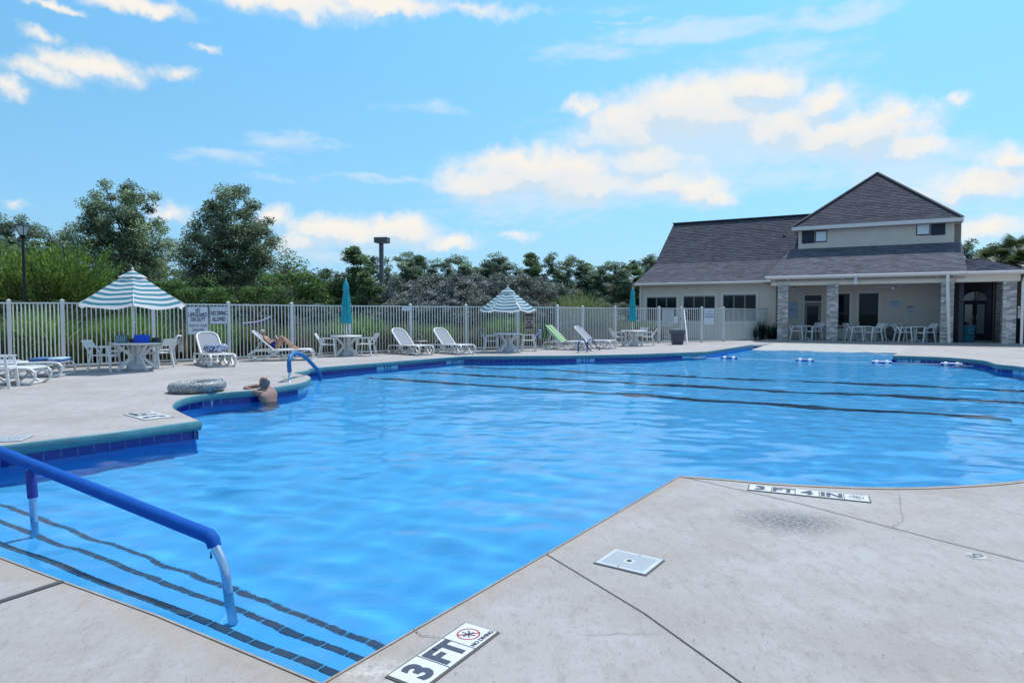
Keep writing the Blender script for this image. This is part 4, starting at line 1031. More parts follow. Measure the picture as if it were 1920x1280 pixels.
p_ = OnV(1276.5,597,gp0,(gp1-gp0)); r_ = empty('gate_lock', (p_.x-.02,p_.y-.06,p_.z), 0, 'small black round latch on the left gate post', 'lock'); MB().lathe([(.03,0),(.03,.02),(.018,.03)], 12).build('latch', M_dark, r_).rotation_euler.x = math.pi/2
# hammock-like striped strip hung on the fence
sgA = (fence_pts[6], fence_pts[7]); dA = (sgA[1]-sgA[0]).normalized()
sgB = (fence_pts[5], fence_pts[6]); dB = (sgB[1]-sgB[0]).normalized(); nB = Vector((dB.y,-dB.x,0)); nB = nB if nB.y < 0 else -nB
b0 = sgB[0]+nB*(-.10); Q = [OnV(x,y,b0,dB) for x,y in [(455,608.5),(466,607),(480,605.5),(492,602.5),(501,598.5),(508,595.5)]]
tg = empty('fabric_strip', (0,0,0), 0, 'thin blue and white curved fabric strip stretched behind the fence', 'fabric strip')
MB().tube(catmull(Q,4), .024, 8).build('blue_band', mat('indigo_cloth', (.06,.06,.30), .8), tg)
MB().tube([q+Vector((0,-.02,.032)) for q in catmull(Q,4)], .014, 6).build('white_edge', mat('white_cloth', (.7,.7,.75), .8), tg)

# ---------------------------------------------------------------- poolside furniture
M_resin = mat('white_resin', (.70,.70,.70), .38, noise_amt=.05, noise_scale=6)
M_sling = mat('grey_sling', (.27,.285,.33), .8, bump=.2, bump_scale=300)
M_slingd = mat('taupe_sling', (.27,.25,.24), .8)
S_ = .86
def armchair(sc=1.0):
    """back at -y, faces +y"""
    r_ = empty('armchair'); w = .50
    def B(name, f): mb = MB(); mb.M = Matrix.Scale(sc, 4); f(mb); return mb.build(name, M_resin, r_)
    for s_ in (-1, 1):
        B('leg', lambda m: m.bar((s_*.26,.27,0),(s_*.245,.21,.62), .040, .045))
        B('leg', lambda m: m.bar((s_*.26,-.30,0),(s_*.235,-.19,.62), .040, .045))
        B('armrest', lambda m: m.bar((s_*.245,.25,.635),(s_*.24,-.24,.645), .05, .030))
        B('back_post', lambda m: m.bar((s_*.225,-.20,.40),(s_*.22,-.34,.66), .035, .04))
    B('seat', lambda m: m.box((-.23,-.20,.41),(.23,.25,.44)).box((-.23,.24,.38),(.23,.27,.43)))
    def back(m):
        for i in range(3):
            z0 = .62+i*.065; y0 = -.325-i*.035; m.add([(-.24,y0,z0),(.24,y0,z0),(.24,y0-.035,z0+.065),(-.24,y0-.035,z0+.065),(-.24,y0-.025,z0),(.24,y0-.025,z0),(.24,y0-.06,z0+.065),(-.24,y0-.06,z0+.065)],
              [(0,1,2,3),(7,6,5,4),(0,4,5,1),(1,5,6,2),(2,6,7,3),(3,7,4,0)])
    B('backrest', back)
    return r_
chair0 = armchair(S_); chairs_used = [False]; cache_kids(chair0)
def put_chair(x, y, rz, label, group, z=0):
    o = chair0 if not chairs_used[0] else copy_tree(chair0); chairs_used[0] = True
    o.location = (x, y, z); o.rotation_euler = (0,0,rz); tag(o, label, 'chair', group); return o
def chair_px(px, py, face, label, group, z=0): p = G(px, py, z); return put_chair(p.x, p.y, R(face)-math.pi/2, label, group, z)     # face: degrees, 0 = +x
def table(px, py, label, rad=.50):
    p = G(px, py); r_ = empty('umbrella_table', (p.x,p.y,0), 0, label, 'table', 'poolside umbrella tables')
    mb = MB(); mb.lathe([(rad-.02,.582),(rad,.590),(rad,.612),(rad-.015,.622),(.02,.622)], 28); mb.build('tabletop', M_resin, r_)
    for k in range(4):
        a = math.pi/4+k*math.pi/2+.2; c, s_ = math.cos(a), math.sin(a)
        L1 = MB(); L1.bar((c*.10,s_*.10,.30),(c*.44,s_*.44,.01), .045, .07); L1.bar((c*.10,s_*.10,.30),(c*.42,s_*.42,.58), .045, .06); L1.bar((c*.08,s_*.08,.02),(c*.08,s_*.08,.58), .05, .05); L1.build('leg', M_resin, r_)
    MB().lathe([(.20,.0),(.21,.02),(.20,.10),(.12,.14),(.05,.16),(.04,.30)], 20).build('base_weight', mat('base_weight', (.50,.51,.54), .5), r_)
    return r_, p
M_polew = mat('white_pole', (.66,.67,.68), .35)
M_canopyW = mat('canopy_fabric', (1,1,1), .8, tone=True)
def add_translucency(m, f=.35):
    t = m.node_tree; b = t.nodes['Principled BSDF']; out = t.nodes['Material Output']; tr = t.nodes.new('ShaderNodeBsdfTranslucent'); mx = t.nodes.new('ShaderNodeMixShader')
    src = b.inputs['Base Color'].links; 
    if src: t.links.new(src[0].from_socket, tr.inputs[0])
    else: tr.inputs[0].default_value = b.inputs['Base Color'].default_value
    mx.inputs[0].default_value = f; t.links.new(b.outputs[0], mx.inputs[1]); t.links.new(tr.outputs[0], mx.inputs[2]); t.links.new(mx.outputs[0], out.inputs['Surface'])
add_translucency(M_canopyW, .45)
def open_umbrella(p, rad, z_rim, z_top, label, rot=0, tilt=0, pole_h=None, panels=6):
    r_ = empty('striped_umbrella', (p.x,p.y,0), rot, label, 'umbrella', 'striped umbrellas over poolside tables')
    MB().tube([(0,0,.16),(0,0,z_top-.03)], .021, 10).build('pole', M_polew, r_)
    MB().lathe([(.028,z_rim-.45),(.035,z_rim-.42),(.028,z_rim-.38)], 10).build('crank_collar', M_polew, r_)
    TE = (.055,.27,.36); WH = (.74,.76,.78); H_ = z_top-z_rim
    for k in range(panels):
        a0 = 2*math.pi*k/panels; a1 = 2*math.pi*(k+1)/panels; nr = 34; ns = 8; vs = []; mb = MB()
        e0 = Vector((math.cos(a0), math.sin(a0))); e1 = Vector((math.cos(a1), math.sin(a1)))
        for i in range(nr+1):
            t = i/nr; 
            for j in range(ns+1):
                u = j/ns; q = e0*(1-u)+e1*u; sag = math.sin(math.pi*u)
                rr = rad*t; z = z_top-.03-H_*(t**1.08)-sag*H_*.05*t+(-.045*sag*t**3)
                pp = q*rr*(1-.05*sag*t); vs.append((pp.x, pp.y, z+.012*math.sin(9*u+5*t+k)*t))
        w = ns+1; b = len(mb.v)
        for i in range(nr):
            c = TE if (i//2) % 2 == 1 else WH
            if i == 0: c = WH
            if i == nr-1: c = WH
            mb.add([vs[i*w+j] for j in range(w)]+[vs[(i+1)*w+j] for j in range(w)], [(j,j+1,w+j+1,w+j) for j in range(ns)], c, True)
        mb.build('canopy_panel', M_canopyW, r_)
        MB().bar((0,0,z_top-.07),(math.cos(a0)*rad*.99, math.sin(a0)*rad*.99, z_rim-.005), .014, .018).build('rib', M_polew, r_)
        MB().bar((0,0,z_rim-.12),(math.cos(a0)*rad*.5, math.sin(a0)*rad*.5, z_top-.05-H_*.5), .012, .014).build('strut', M_polew, r_)
    # vent cap
    mb = MB()
    for k in range(panels):
        a0 = 2*math.pi*k/panels; a1 = 2*math.pi*(k+1)/panels
        for (t0, t1, c) in ((0,.10,WH),(.10,.17,TE),(.17,.25,WH)):
            def P(a, t, s): return (math.cos(a)*rad*t, math.sin(a)*rad*t, z_top+.012-H_*t*.88)
            am = (a0+a1)/2; mb.add([P(a0,t0,0),P(am,t0,0),P(a1,t0,0),P(a1,t1,0),tuple(Vector(P(am,t1,0))*1+Vector((0,0,-.01))),P(a0,t1,0)], [(0,1,4,5),(1,2,3,4)], c)
    mb.build('vent_cap', M_canopyW, r_)
    MB().lathe([(.008,z_top-.01),(.03,z_top+.03),(.028,z_top+.05),(.008,z_top+.07)], 10).build('finial', M_polew, r_)
    return r_
M_teal = mat('teal_canvas', (.03,.42,.50), .85, noise_amt=.15, noise_scale=7); add_translucency(M_teal, .15)
def closed_umbrella(p, z0, z1, label, rad=.15):
    r_ = empty('closed_umbrella', (p.x,p.y,0), random.uniform(0,1), label, 'umbrella', 'closed teal umbrellas')
    MB().tube([(0,0,.16),(0,0,z1)], .021, 10).build('pole', M_polew, r_)
    prof = [(.018,z1-.02),(.06,z1-.12),(.085,z1-.26),(.065,z1-.33),(rad*.62,z1-.55),(rad*.68,(z0+z1)/2),(rad*.8,z0+.35),(rad,z0+.08),(rad*.92,z0),(rad*.6,z0+.03)]
    n_ = 40; vs = []; fs = []
    for i, (r0, z) in enumerate(prof):
        for k in range(n_):
            a = 2*math.pi*k/n_; rr = r0*(1+.28*math.sin(a*8+.25*i)*min(1,i/3)+.07*math.sin(a*3+i)); zz = z+(.03*math.sin(a*8+1) if i > 6 else 0); vs.append((rr*math.cos(a), rr*math.sin(a), zz))
    for i in range(len(prof)-1):
        for k in range(n_): fs.append((i*n_+k, i*n_+(k+1)%n_, (i+1)*n_+(k+1)%n_, (i+1)*n_+k))
    MB().add(vs, fs, None, True).build('canopy', M_teal, r_); MB().lathe([(.008,z1-.03),(.024,z1),(.008,z1+.04)], 8).build('finial', M_polew, r_)
    MB().tube([(rad*.72*math.cos(a),rad*.72*math.sin(a),(z0+z1)/2-.12) for a in [k*math.pi/8 for k in range(16)]], .012, 5, closed=True).build('strap', mat('dark_teal_strap', (.015,.16,.20), .8), r_)
    return r_
GC = 'white armchairs round the poolside tables'
# set 1, left
t1, p1 = table(257,693,'white umbrella table under the big striped umbrella, bags on top')
open_umbrella(p1+Vector((-.05,0,0)), 1.19, 1.50, 2.27, 'large teal and white striped umbrella over the left table', rot=R(-90+30))
chair_px(197,696,5,'white armchair nearest the fence sign side, facing the left table from its left'.replace('nearest the fence sign side, ',''),GC)
chair_px(222,683,-50,'white armchair with a pale blue towel behind the left table',GC)
chair_px(296,690,165,'white armchair right of the left table, back to the sign',GC)
chair_px(307,683,215,'white armchair with a white towel on its back by the left table',GC)
# set 2
t2, p2 = table(650,667,'white table holding the closed teal umbrella near the two empty loungers',.47)
closed_umbrella(p2, 1.0, 2.33, 'closed teal umbrella standing in the table left of the two empty loungers')
chair_px(616,668.5,8,'white armchair left of the closed umbrella table near the reclining woman',GC); chair_px(686,667,172,'white armchair right of the closed umbrella table near the loungers',GC)
# set 3
t3, p3 = table(952,659,'white table under the smaller striped umbrella by the tan notice',.5)
open_umbrella(p3, .97, 1.44, 2.18, 'smaller teal and white striped umbrella with drooping sides at the fence', rot=R(-90+26))
chair_px(921,659,6,'white armchair with a blue towel left of the smaller striped umbrella',GC); chair_px(991,657.5,172,'white armchair with a blue towel under the tan notice',GC)
# set 4
t4, p4 = table(1187,648.5,'white table with a closed umbrella in front of the clubhouse corner',.5)
closed_umbrella(p4+Vector((-.03,0,0)), 1.0, 2.32, 'closed teal umbrella in the table nearest the clubhouse',.14)
chair_px(1160,648.5,10,'white armchair left of the table nearest the clubhouse',GC); chair_px(1214,648,170,'white armchair right of the table nearest the clubhouse',GC); chair_px(1200,644,230,'white armchair behind the table nearest the clubhouse',GC)
chair_px(-4,727,20,'white armchair cut off by the left edge of the picture',GC)
# --- loungers (head at x=0, foot at x=1.9; scaled)
def lounger_parts(r_, back_deg=42, flat=False):
    sc = S_; Mx = Matrix.Scale(sc, 4); W_ = .32
    def B(name, f, m=M_resin, par=r_): mb = MB(); mb.M = Mx; f(mb); return mb.build(name, m, par)
    hip = .72
    for s_ in (-1, 1):
        y = s_*W_
        B('side_rail', lambda m: m.tube(catmull([(.05,y,.31),(.4,y,.33),(hip,y,.33),(1.2,y,.34),(1.62,y,.35),(1.82,y,.33),(1.90,y,.25)], 3), .026, 8, sx=1.3))
        B('leg', lambda m: m.tube(catmull([(.10,y,.30),(-.02,y,.20),(.03,y,.06),(.20,y,.025),(.42,y,.06),(.70,y,.22),(.90,y,.315)], 4), .028, 8, sx=1.3))
        B('leg', lambda m: m.tube(catmull([(.52,y*.94,.31),(.78,y*.94,.20),(1.0,y*.94,.05),(1.18,y*.94,.028),(1.34,y*.94,.08),(1.52,y*.94,.24),(1.72,y*.94,.32)], 4), .026, 8, sx=1.3))
        B('leg', lambda m: m.tube(catmull([(1.30,y,.33),(1.50,y,.20),(1.64,y,.05),(1.76,y,.028),(1.88,y,.10),(1.91,y,.24)], 4), .026, 8, sx=1.3))
    B('cross_bar', lambda m: m.tube([(.2,-W_,.03),(.2,W_,.03)], .02, 6)); B('cross_bar', lambda m: m.tube([(1.78,-W_,.03),(1.78,W_,.03)], .02, 6))
    B('seat_sling', lambda m: m.box((hip,-W_+.02,.335),(1.86,W_-.02,.352)), M_resin)
    def slats(m):
        for i in range(11): m.box((.10+i*.055,-W_+.03,.295),(.135+i*.055,W_-.03,.315))
    B('under_slats', slats)
    a = R(2 if flat else back_deg); L_ = .86; ca, sa = math.cos(a), math.sin(a)
    def pt(l, y, o=0): return (hip-l*ca+o*sa, y, .35+l*sa+o*ca)
    fr = catmull([pt(0,-W_+.02), pt(.5,-W_+.02), pt(.74,-W_+.04), pt(L_,-W_+.16), pt(L_+.01,0), pt(L_,W_-.16), pt(.74,W_-.04), pt(.5,W_-.02), pt(0,W_-.02)], 4)
    B('back_frame', lambda m: m.tube(fr, .030, 8))
    B('back_sling', lambda m: m.add([pt(.02,-W_+.04), pt(.02,W_-.04), pt(.75,W_-.05), pt(L_-.03,W_-.16), pt(L_-.03,-W_+.16), pt(.75,-W_+.05), pt(.02,-W_+.04,-.012), pt(.02,W_-.04,-.012), pt(.75,W_-.05,-.012), pt(L_-.03,W_-.16,-.012), pt(L_-.03,-W_+.16,-.012), pt(.75,-W_+.05,-.012)],
        [(0,1,2,3,4,5),(11,10,9,8,7,6),(0,6,7,1),(1,7,8,2),(2,8,9,3),(3,9,10,4),(4,10,11,5),(5,11,6,0)]), M_sling)
    if not flat:
        for q in (-1, 1): B('back_stay', lambda m: m.bar(pt(.48,q*W_*.7,-.03),(hip-.56,q*W_*.7,.32), .03, .02))
GL = 'white sun loungers by the fence'
lg0 = empty('sun_lounger'); lounger_parts(lg0, 42); cache_kids(lg0)
lgf = empty('sun_lounger'); lounger_parts(lgf, flat=True); cache_kids(lgf)
usedL = {}
def put_lounger(proto, head, foot_dir, label, frac=0.0):
    o = proto if proto.name not in usedL else copy_tree(proto); usedL[proto.name] = 1
    o.location = head; o.rotation_euler = (0,0,math.atan2(foot_dir[1], foot_dir[0])); tag(o, label, 'sun lounger', GL); return o
L1 = put_lounger(lg0, G(386,681), (.62,-.78), 'white lounger below the lifeguard sign with a leafy blue bag')
L2 = put_lounger(lg0, G(471,676), (.975,.22), 'white lounger seen from behind carrying the reclining woman')
L3 = put_lounger(lg0, G(742,662), (.70,-.70), 'empty white lounger left of the little side table')
L4 = put_lounger(lg0, G(820,660.5), (.68,-.73), 'empty white lounger right of the little side table')
L5 = put_lounger(lg0, G(1026,654), (.86,-.5), 'white lounger draped with a green striped towel')
L6 = put_lounger(lg0, G(1078,651.5), (.82,-.57), 'white lounger behind the pool ladder at the far edge')
La = put_lounger(lgf, G(-38,707), (.985,.17), 'flat white lounger at the left edge with folded towels on its foot')
Lb = put_lounger(lgf, G(-108,722), (.985,.17), 'flat white lounger mostly cut off at the left edge, nearest the camera')
def on(o, x, y, z): return o.location+Matrix.Rotation(o.rotation_euler.z, 3, 'Z') @ Vector((x*S_, y*S_, z*S_))
# --- towels, bags and small things
def cloth_strip(name, path, width, label, cat, tones, group=None, thick=.012, wob=.01):
    """towel draped along a path of points; width along the horizontal normal"""
    P_ = catmull(path, 4); d = Vector((P_[-1]-P_[0])); d.z = 0
    n_ = Vector((-d.y, d.x, 0)).normalized() if d.length > .05 else Vector((1,0,0)); ns = len(tones)*2; mb = MB(); rows = []
    for i, p in enumerate(P_):
        row = []
        for j in range(ns+1):
            u = j/ns-.5; row.append(p+n_*(u*width*(1+.04*math.sin(i)))+Vector((0,0,wob*math.sin(7*u+i*.8)+thick)))
        rows.append(row)
    for i in range(len(P_)-1):
        for j in range(ns): mb.add([rows[i][j],rows[i][j+1],rows[i+1][j+1],rows[i+1][j], rows[i][j]-Vector((0,0,thick*.8)),rows[i][j+1]-Vector((0,0,thick*.8)),rows[i+1][j+1]-Vector((0,0,thick*.8)),rows[i+1][j]-Vector((0,0,thick*.8))], [(0,1,2,3),(7,6,5,4),(0,4,5,1),(2,6,7,3),(1,5,6,2),(3,7,4,0)], tones[j//2])
    o = mb.build(name, mat('terry_cloth', (1,1,1), .95, tone=True, bump=.3, bump_scale=150)); return tag(o, label, cat, group)
gw = [(.06,.28,.06),(.55,.62,.50),(.05,.24,.05),(.10,.36,.10),(.5,.6,.45),(.05,.25,.06),(.45,.55,.42)]
ca, sa = math.cos(R(42)), math.sin(R(42))
cloth_strip('striped_towel', [on(L5, .72-.95*ca-.05, 0, .10+.35), on(L5,.72-.93*ca-.02,0,.35+.93*sa-.05), on(L5,.72-.88*ca+.02,0,.35+.90*sa+.03), on(L5,.72-.5*ca+.03,0,.35+.5*sa+.02), on(L5,.74,0,.38), on(L5,.95,0,.36)], .56, 'green and white striped towel over the back of a far lounger', 'towel', gw)
def folded(name, c, rz, w, l, h, cols, label):
    r_ = empty(name, tuple(c), rz, label, 'towel'); n_ = len(cols)
    for i, col in enumerate(cols):
        z = i*h; mb = MB(); ring = [(-w/2,z),(-w/2-.012,z+h*.5),(-w/2,z+h*.95),(w/2,z+h*.95),(w/2+.012,z+h*.5),(w/2,z)]; k = len(ring)
        vs = [(a,-l/2,b) for a,b in ring]+[(a,l/2,b+.004*i) for a,b in ring]; mb.add(vs, [tuple(range(k))[::-1], tuple(range(k,2*k))]+[(a,(a+1)%k,k+(a+1)%k,k+a) for a in range(k)]); mb.build('fold', mat('towel_%d_%d' % (int(col[0]*99), int(col[2]*99)), col, .95, bump=.4, bump_scale=100), r_)
    return r_
folded('folded_towel', on(La,1.38,0,.365), La.rotation_euler.z, .34, .46, .034, [(.03,.08,.22),(.06,.16,.34)], 'dark blue folded towel on the flat lounger by the left edge')
folded('folded_towel', on(La,1.68,0,.365), La.rotation_euler.z, .28, .46, .034, [(.05,.14,.35),(.42,.58,.66)], 'pale blue folded towel at the foot of the flat lounger')
def chair_on(px, py): return G(px, py)
c2_ = G(222,683); c4_ = G(307,683)
# pale blue towel draped over chair two
def drape_over(c, face, col, label, drop=.42, front=.12, w=.44, name='towel'):
    f = Vector((math.cos(R(face)), math.sin(R(face)), 0)); b = c-f*(.40*S_)
    P_ = [b-f*.06+Vector((0,0,.72*1.0-drop)), b-f*.065+Vector((0,0,.64)), b-f*.05+Vector((0,0,.715)), b+f*.02+Vector((0,0,.70)), b+f*.07+Vector((0,0,.70-front))]
    return cloth_strip(name, P_, w, label, 'towel', [col]*4)
drape_over(c2_, -50, (.34,.66,.80), 'pale blue towel hanging over an armchair at the left table', .45, .30, .46)
drape_over(c4_, 215, (.72,.74,.80), 'white towel draped over the right armchair at the left table', .42, .12, .46)
drape_over(G(921,659), 6, (.03,.10,.38), 'dark blue towel on the left chair of the smaller striped umbrella', .25, .30, .40)
drape_over(G(991,657.5), 172, (.10,.25,.60), 'mid blue towel on the right chair of the smaller striped umbrella', .30, .28, .42)
TZ = .623
def bag(name, c, w, d, h, col, label, cat, stripes=None, handles=True, z=TZ, rz=0):
    r_ = empty(name, (c.x, c.y, z), rz, label, cat); m = mat(name+'_cloth_%d' % int(col[2]*100), col, .85, noise_amt=.15, noise_scale=12)
    ring = [(-w/2,-d/2),(w/2,-d/2),(w/2,d/2),(-w/2,d/2)]; mb = MB(); rows = []; k = 16
    for i, (t, s_) in enumerate([(0,.90),(.12,1.0),(.5,1.05),(.85,1.0),(1.0,.94),(.98,.80),(.70,.78)]):
        rows.append([(w/2*s_*max(-1,min(1,1.25*math.cos(a)))*(1+.03*math.sin(3*a+i)), d/2*s_*max(-1,min(1,1.25*math.sin(a))), t*h) for a in [2*math.pi*q/k for q in range(k)]])
    vs = [v for r in rows for v in r]; mb.add(vs, [(i*k+q, i*k+(q+1)%k, (i+1)*k+(q+1)%k, (i+1)*k+q) for i in range(len(rows)-1) for q in range(k)]+[tuple(range(k))[::-1], tuple(range((len(rows)-1)*k, len(rows)*k))], None, True); mb.build('body', m, r_)
    if stripes:
        b_ = MB()
        for i in range(6): x = -w*.42+i*w*.84/5; b_.box((x-.006,-d/2*1.09,.02),(x+.006,-d/2*1.06,h*.9))
        b_.build('stripes', stripes, r_)
    if handles: MB().tube(catmull([(-w*.25,-d*.3,h*.9),(-w*.2,-d*.32,h*1.25),(w*.2,-d*.32,h*1.25),(w*.25,-d*.3,h*.9)], 3), .008, 6).build('handle', m, r_)
    return r_
bag('tote_bag', p1+Vector((-.27,-.1,0)), .26, .16, .17, (.10,.19,.22), 'grey green striped tote on the left umbrella table', 'bag', mat('pale_stripe', (.42,.5,.52), .8))
bag('beach_bag', p1+Vector((.16,-.05,0)), .30, .18, .18, (.01,.08,.62), 'bright blue bag in the middle of the left umbrella table', 'bag', handles=False)
bag('maroon_pouch', p1+Vector((-.06,-.02,0)), .14, .10, .09, (.07,.03,.05), 'small maroon pouch between the bags on the left table', 'pouch', handles=False)
hat = empty('black_hat', (p1.x+.36,p1.y+.15,TZ), 0, 'black sun hat lying on the left umbrella table edge', 'hat'); MB().lathe([(.17,.005),(.17,.012),(.09,.03),(.085,.08),(.06,.11),(.01,.115)], 18).build('crown', M_dark, hat)
# leafy bag on L1: pillow-like
def leafy(name, c1, c2, sc_=3.5):
    m = bpy.data.materials.new(name); m.use_nodes = True; t = m.node_tree; b = t.nodes['Principled BSDF']; tcn = t.nodes.new('ShaderNodeTexCoord')
    g = t.nodes.new('ShaderNodeTexNoise'); g.inputs['Scale'].default_value = sc_*3; g.inputs['Detail'].default_value = 3; g.inputs['Distortion'].default_value = 3.5
    t.links.new(tcn.outputs['Object'], g.inputs['Vector'])
    mr = t.nodes.new('ShaderNodeMapRange'); mr.inputs[1].default_value = .44; mr.inputs[2].default_value = .56; t.links.new(g.outputs[0], mr.inputs[0])
    mx = t.nodes.new('ShaderNodeMix'); mx.data_type = 'RGBA'; mx.inputs[6].default_value = (*c1,1); mx.inputs[7].default_value = (*c2,1); t.links.new(mr.outputs[0], mx.inputs[0]); t.links.new(mx.outputs[2], b.inputs['Base Color']); b.inputs['Roughness'].default_value = .5
    MATS[name] = m; return m
c_ = on(L1, 1.02, .02, .355)
bg_ = empty('leafy_bag', tuple(c_), .05, 'blue and white leaf patterned bag lying on the lounger under the signs', 'bag')
mb = MB(); k = 20; rows = []
for i in range(9):
    x = -.27+.54*i/8; s_ = (1-abs(i-4)/4*.0)*[.55,.85,.97,1,1,.98,.93,.85,.70][i]
    rows.append([(x+.01*math.sin(q), .13*s_*math.cos(2*math.pi*q/k), .115+.115*s_*max(-.9,math.sin(2*math.pi*q/k)*1.05)+(.02 if i > 6 else 0)) for q in range(k)])
mb.add([v for r in rows for v in r], [(i*k+q,(i+1)*k+q,(i+1)*k+(q+1)%k,i*k+(q+1)%k) for i in range(8) for q in range(k)]+[tuple(range(k)), tuple(range(8*k,9*k))[::-1]], None, True); mb.build('body', leafy('leaf_print_blue', (.02,.03,.14), (.48,.53,.66)), bg_)
# swim ring
rc = (G(315,743)+G(417,735))/2; d_ = (G(415,737)-G(318,741)); d_.z = 0; dn = Vector((-d_.y, d_.x, 0)).normalized()
ring_c = rc+dn*.40; ring_o = empty('swim_ring', (ring_c.x, ring_c.y, .088), .25, 'grey white leaf patterned inflatable ring on the deck near the swimmer', 'swim ring')
mb = MB(); n1, n2 = 40, 16; vs = []; Rr, rr = .355, .088
for i in range(n1):
    a = 2*math.pi*i/n1
    for j in range(n2):
        b = 2*math.pi*j/n2; q = rr*(1+.025*math.sin(a*12)*math.cos(b)); vs.append(((Rr+q*math.cos(b))*math.cos(a), (Rr+q*math.cos(b))*math.sin(a), q*math.sin(b)+.015*math.cos(a)))
mb.add(vs, [(i*n2+j, ((i+1)%n1)*n2+j, ((i+1)%n1)*n2+(j+1)%n2, i*n2+(j+1)%n2) for i in range(n1) for j in range(n2)], None, True); mb.build('tube', leafy('leaf_print_grey', (.07,.08,.09), (.38,.41,.42), 6), ring_o)
MB().tube([(.36,.0,.09),(.40,-.02,.13)], .014, 8).build('valve', M_white, ring_o)
# little side table, short white post
p_ = G(789,660); st_ = empty('side_table', (p_.x,p_.y,0), 0, 'small round white side table between the two empty loungers', 'side table')
MB().lathe([(.235,.36),(.245,.37),(.245,.385),(.01,.385)], 24).build('tabletop', M_resin, st_); MB().tube([(0,0,.12),(0,0,.36)], .022, 10).build('stem', M_resin, st_)
for k in range(3): a = k*2.094+.6; MB().tube([(0,0,.14),(.12*math.cos(a),.12*math.sin(a),.07),(.24*math.cos(a),.24*math.sin(a),.01)], .016, 6).build('foot', M_resin, st_)
p_ = G(769,660); po = empty('short_post', (p_.x,p_.y,0), 0, 'short white post with a dark latch beside the left empty lounger', 'post')
MB().box((-.045,-.045,0),(.045,.045,.62)).build('post_body', M_resin, po); MB().lathe([(.05,.62),(.05,.65),(.02,.67)], 12).build('post_cap', M_resin, po); MB().box((.0,-.06,.42),(.05,-.046,.52)).build('latch', M_dark, po)
# bins
p_ = G(1270,645.5); bn = empty('trash_bin', (p_.x,p_.y,0), 0, 'dark grey lidded trash bin standing by the pool gate', 'trash bin')
M_bin = mat('slate_plastic', (.055,.065,.09), .5, noise_amt=.1)
def sq(w, z): return [(-w,-w,z),(w,-w,z),(w,w,z),(-w,w,z)]
def tapered(levels, m, name, par, round_=None):
    n_ = 24; vs = []
    for (w, z) in levels:
        for k in range(n_):
            a = 2*math.pi*(k+.5)/n_; c, s_ = math.cos(a), math.sin(a); e = .28; vs.append((w*math.copysign(abs(c)**e, c), w*math.copysign(abs(s_)**e, s_), z))
    return MB().add(vs, [(i*n_+k, i*n_+(k+1)%n_, (i+1)*n_+(k+1)%n_, (i+1)*n_+k) for i in range(len(levels)-1) for k in range(n_)]+[tuple(range(n_))[::-1], tuple(range((len(levels)-1)*n_, len(levels)*n_))]).build(name, m, par)
tapered([(.235,0),(.285,.52)], M_bin, 'body', bn); bn.scale = (.9,.9,.9); tapered([(.325,.50),(.335,.53),(.325,.66),(.30,.70),(.08,.74)], mat('slate_lid', (.08,.09,.115), .45), 'lid', bn); MB().box((-.14,-.335,.50),(.14,-.325,.54)).build('handle', M_bin, bn)
p_ = OnV(1811,640,HO-HW*(-1.4),HU); bn = empty('recycling_bin', (p_.x,p_.y,HZ), 0, 'round teal plastic bin under the entry roof by the dark doors', 'trash bin')
M_tb = mat('teal_bin_plastic', (.02,.14,.20), .45, noise_amt=.15); MB().lathe([(.27,.0),(.30,.05),(.345,.68),(.36,.69),(.36,.74),(.33,.74),(.32,.3),(.02,.28)], 26).build('body', M_tb, bn)
for s_ in (-1,1): MB().tube([(s_*.35,-.08,.66),(s_*.43,-.05,.62),(s_*.43,.05,.62),(s_*.35,.08,.66)], .02, 6).build('handle', M_tb, bn)
MB().box((-.12,-.2,.6),(.02,-.05,.88)).build('black_bag_edge', M_dark, bn)
mb = MB(); mb.M = Matrix.Translation((0,0,.5)); ringp = [(-.12,-.325,.02),(-.08,-.332,.08),(.0,-.335,.10),(.09,-.332,.06)]; mb.tube(ringp, .012, 5); ringp = [(.10,-.318,-.06),(.05,-.325,-.10),(-.04,-.326,-.11),(-.11,-.32,-.06)]; mb.tube(ringp, .012, 5); mb.build('recycle_arrows', mat('pale_teal', (.15,.33,.42), .6), bn)
# rescue hook leaning on the gate
gA = OnV(1281.5,581,gp1,(gp2-gp1)); rh = empty('rescue_hook', (0,0,0), 0, 'white rescue pole leaning on the gate behind the trash bin', 'rescue pole')
bA = G(1289,645); MB().tube([bA, gA+Vector((0,-.08,0))], .028, 8).build('pole', M_white, rh)
MB().tube(catmull([gA+Vector((0,-.08,0)), gA+Vector((.08,-.08,.05)), gA+Vector((.14,-.09,-.10)), gA+Vector((.15,-.09,-.42)), gA+Vector((.08,-.09,-.5))], 4), .02, 6).build('hook', mat('pale_mauve_plastic', (.5,.42,.5), .5), rh)
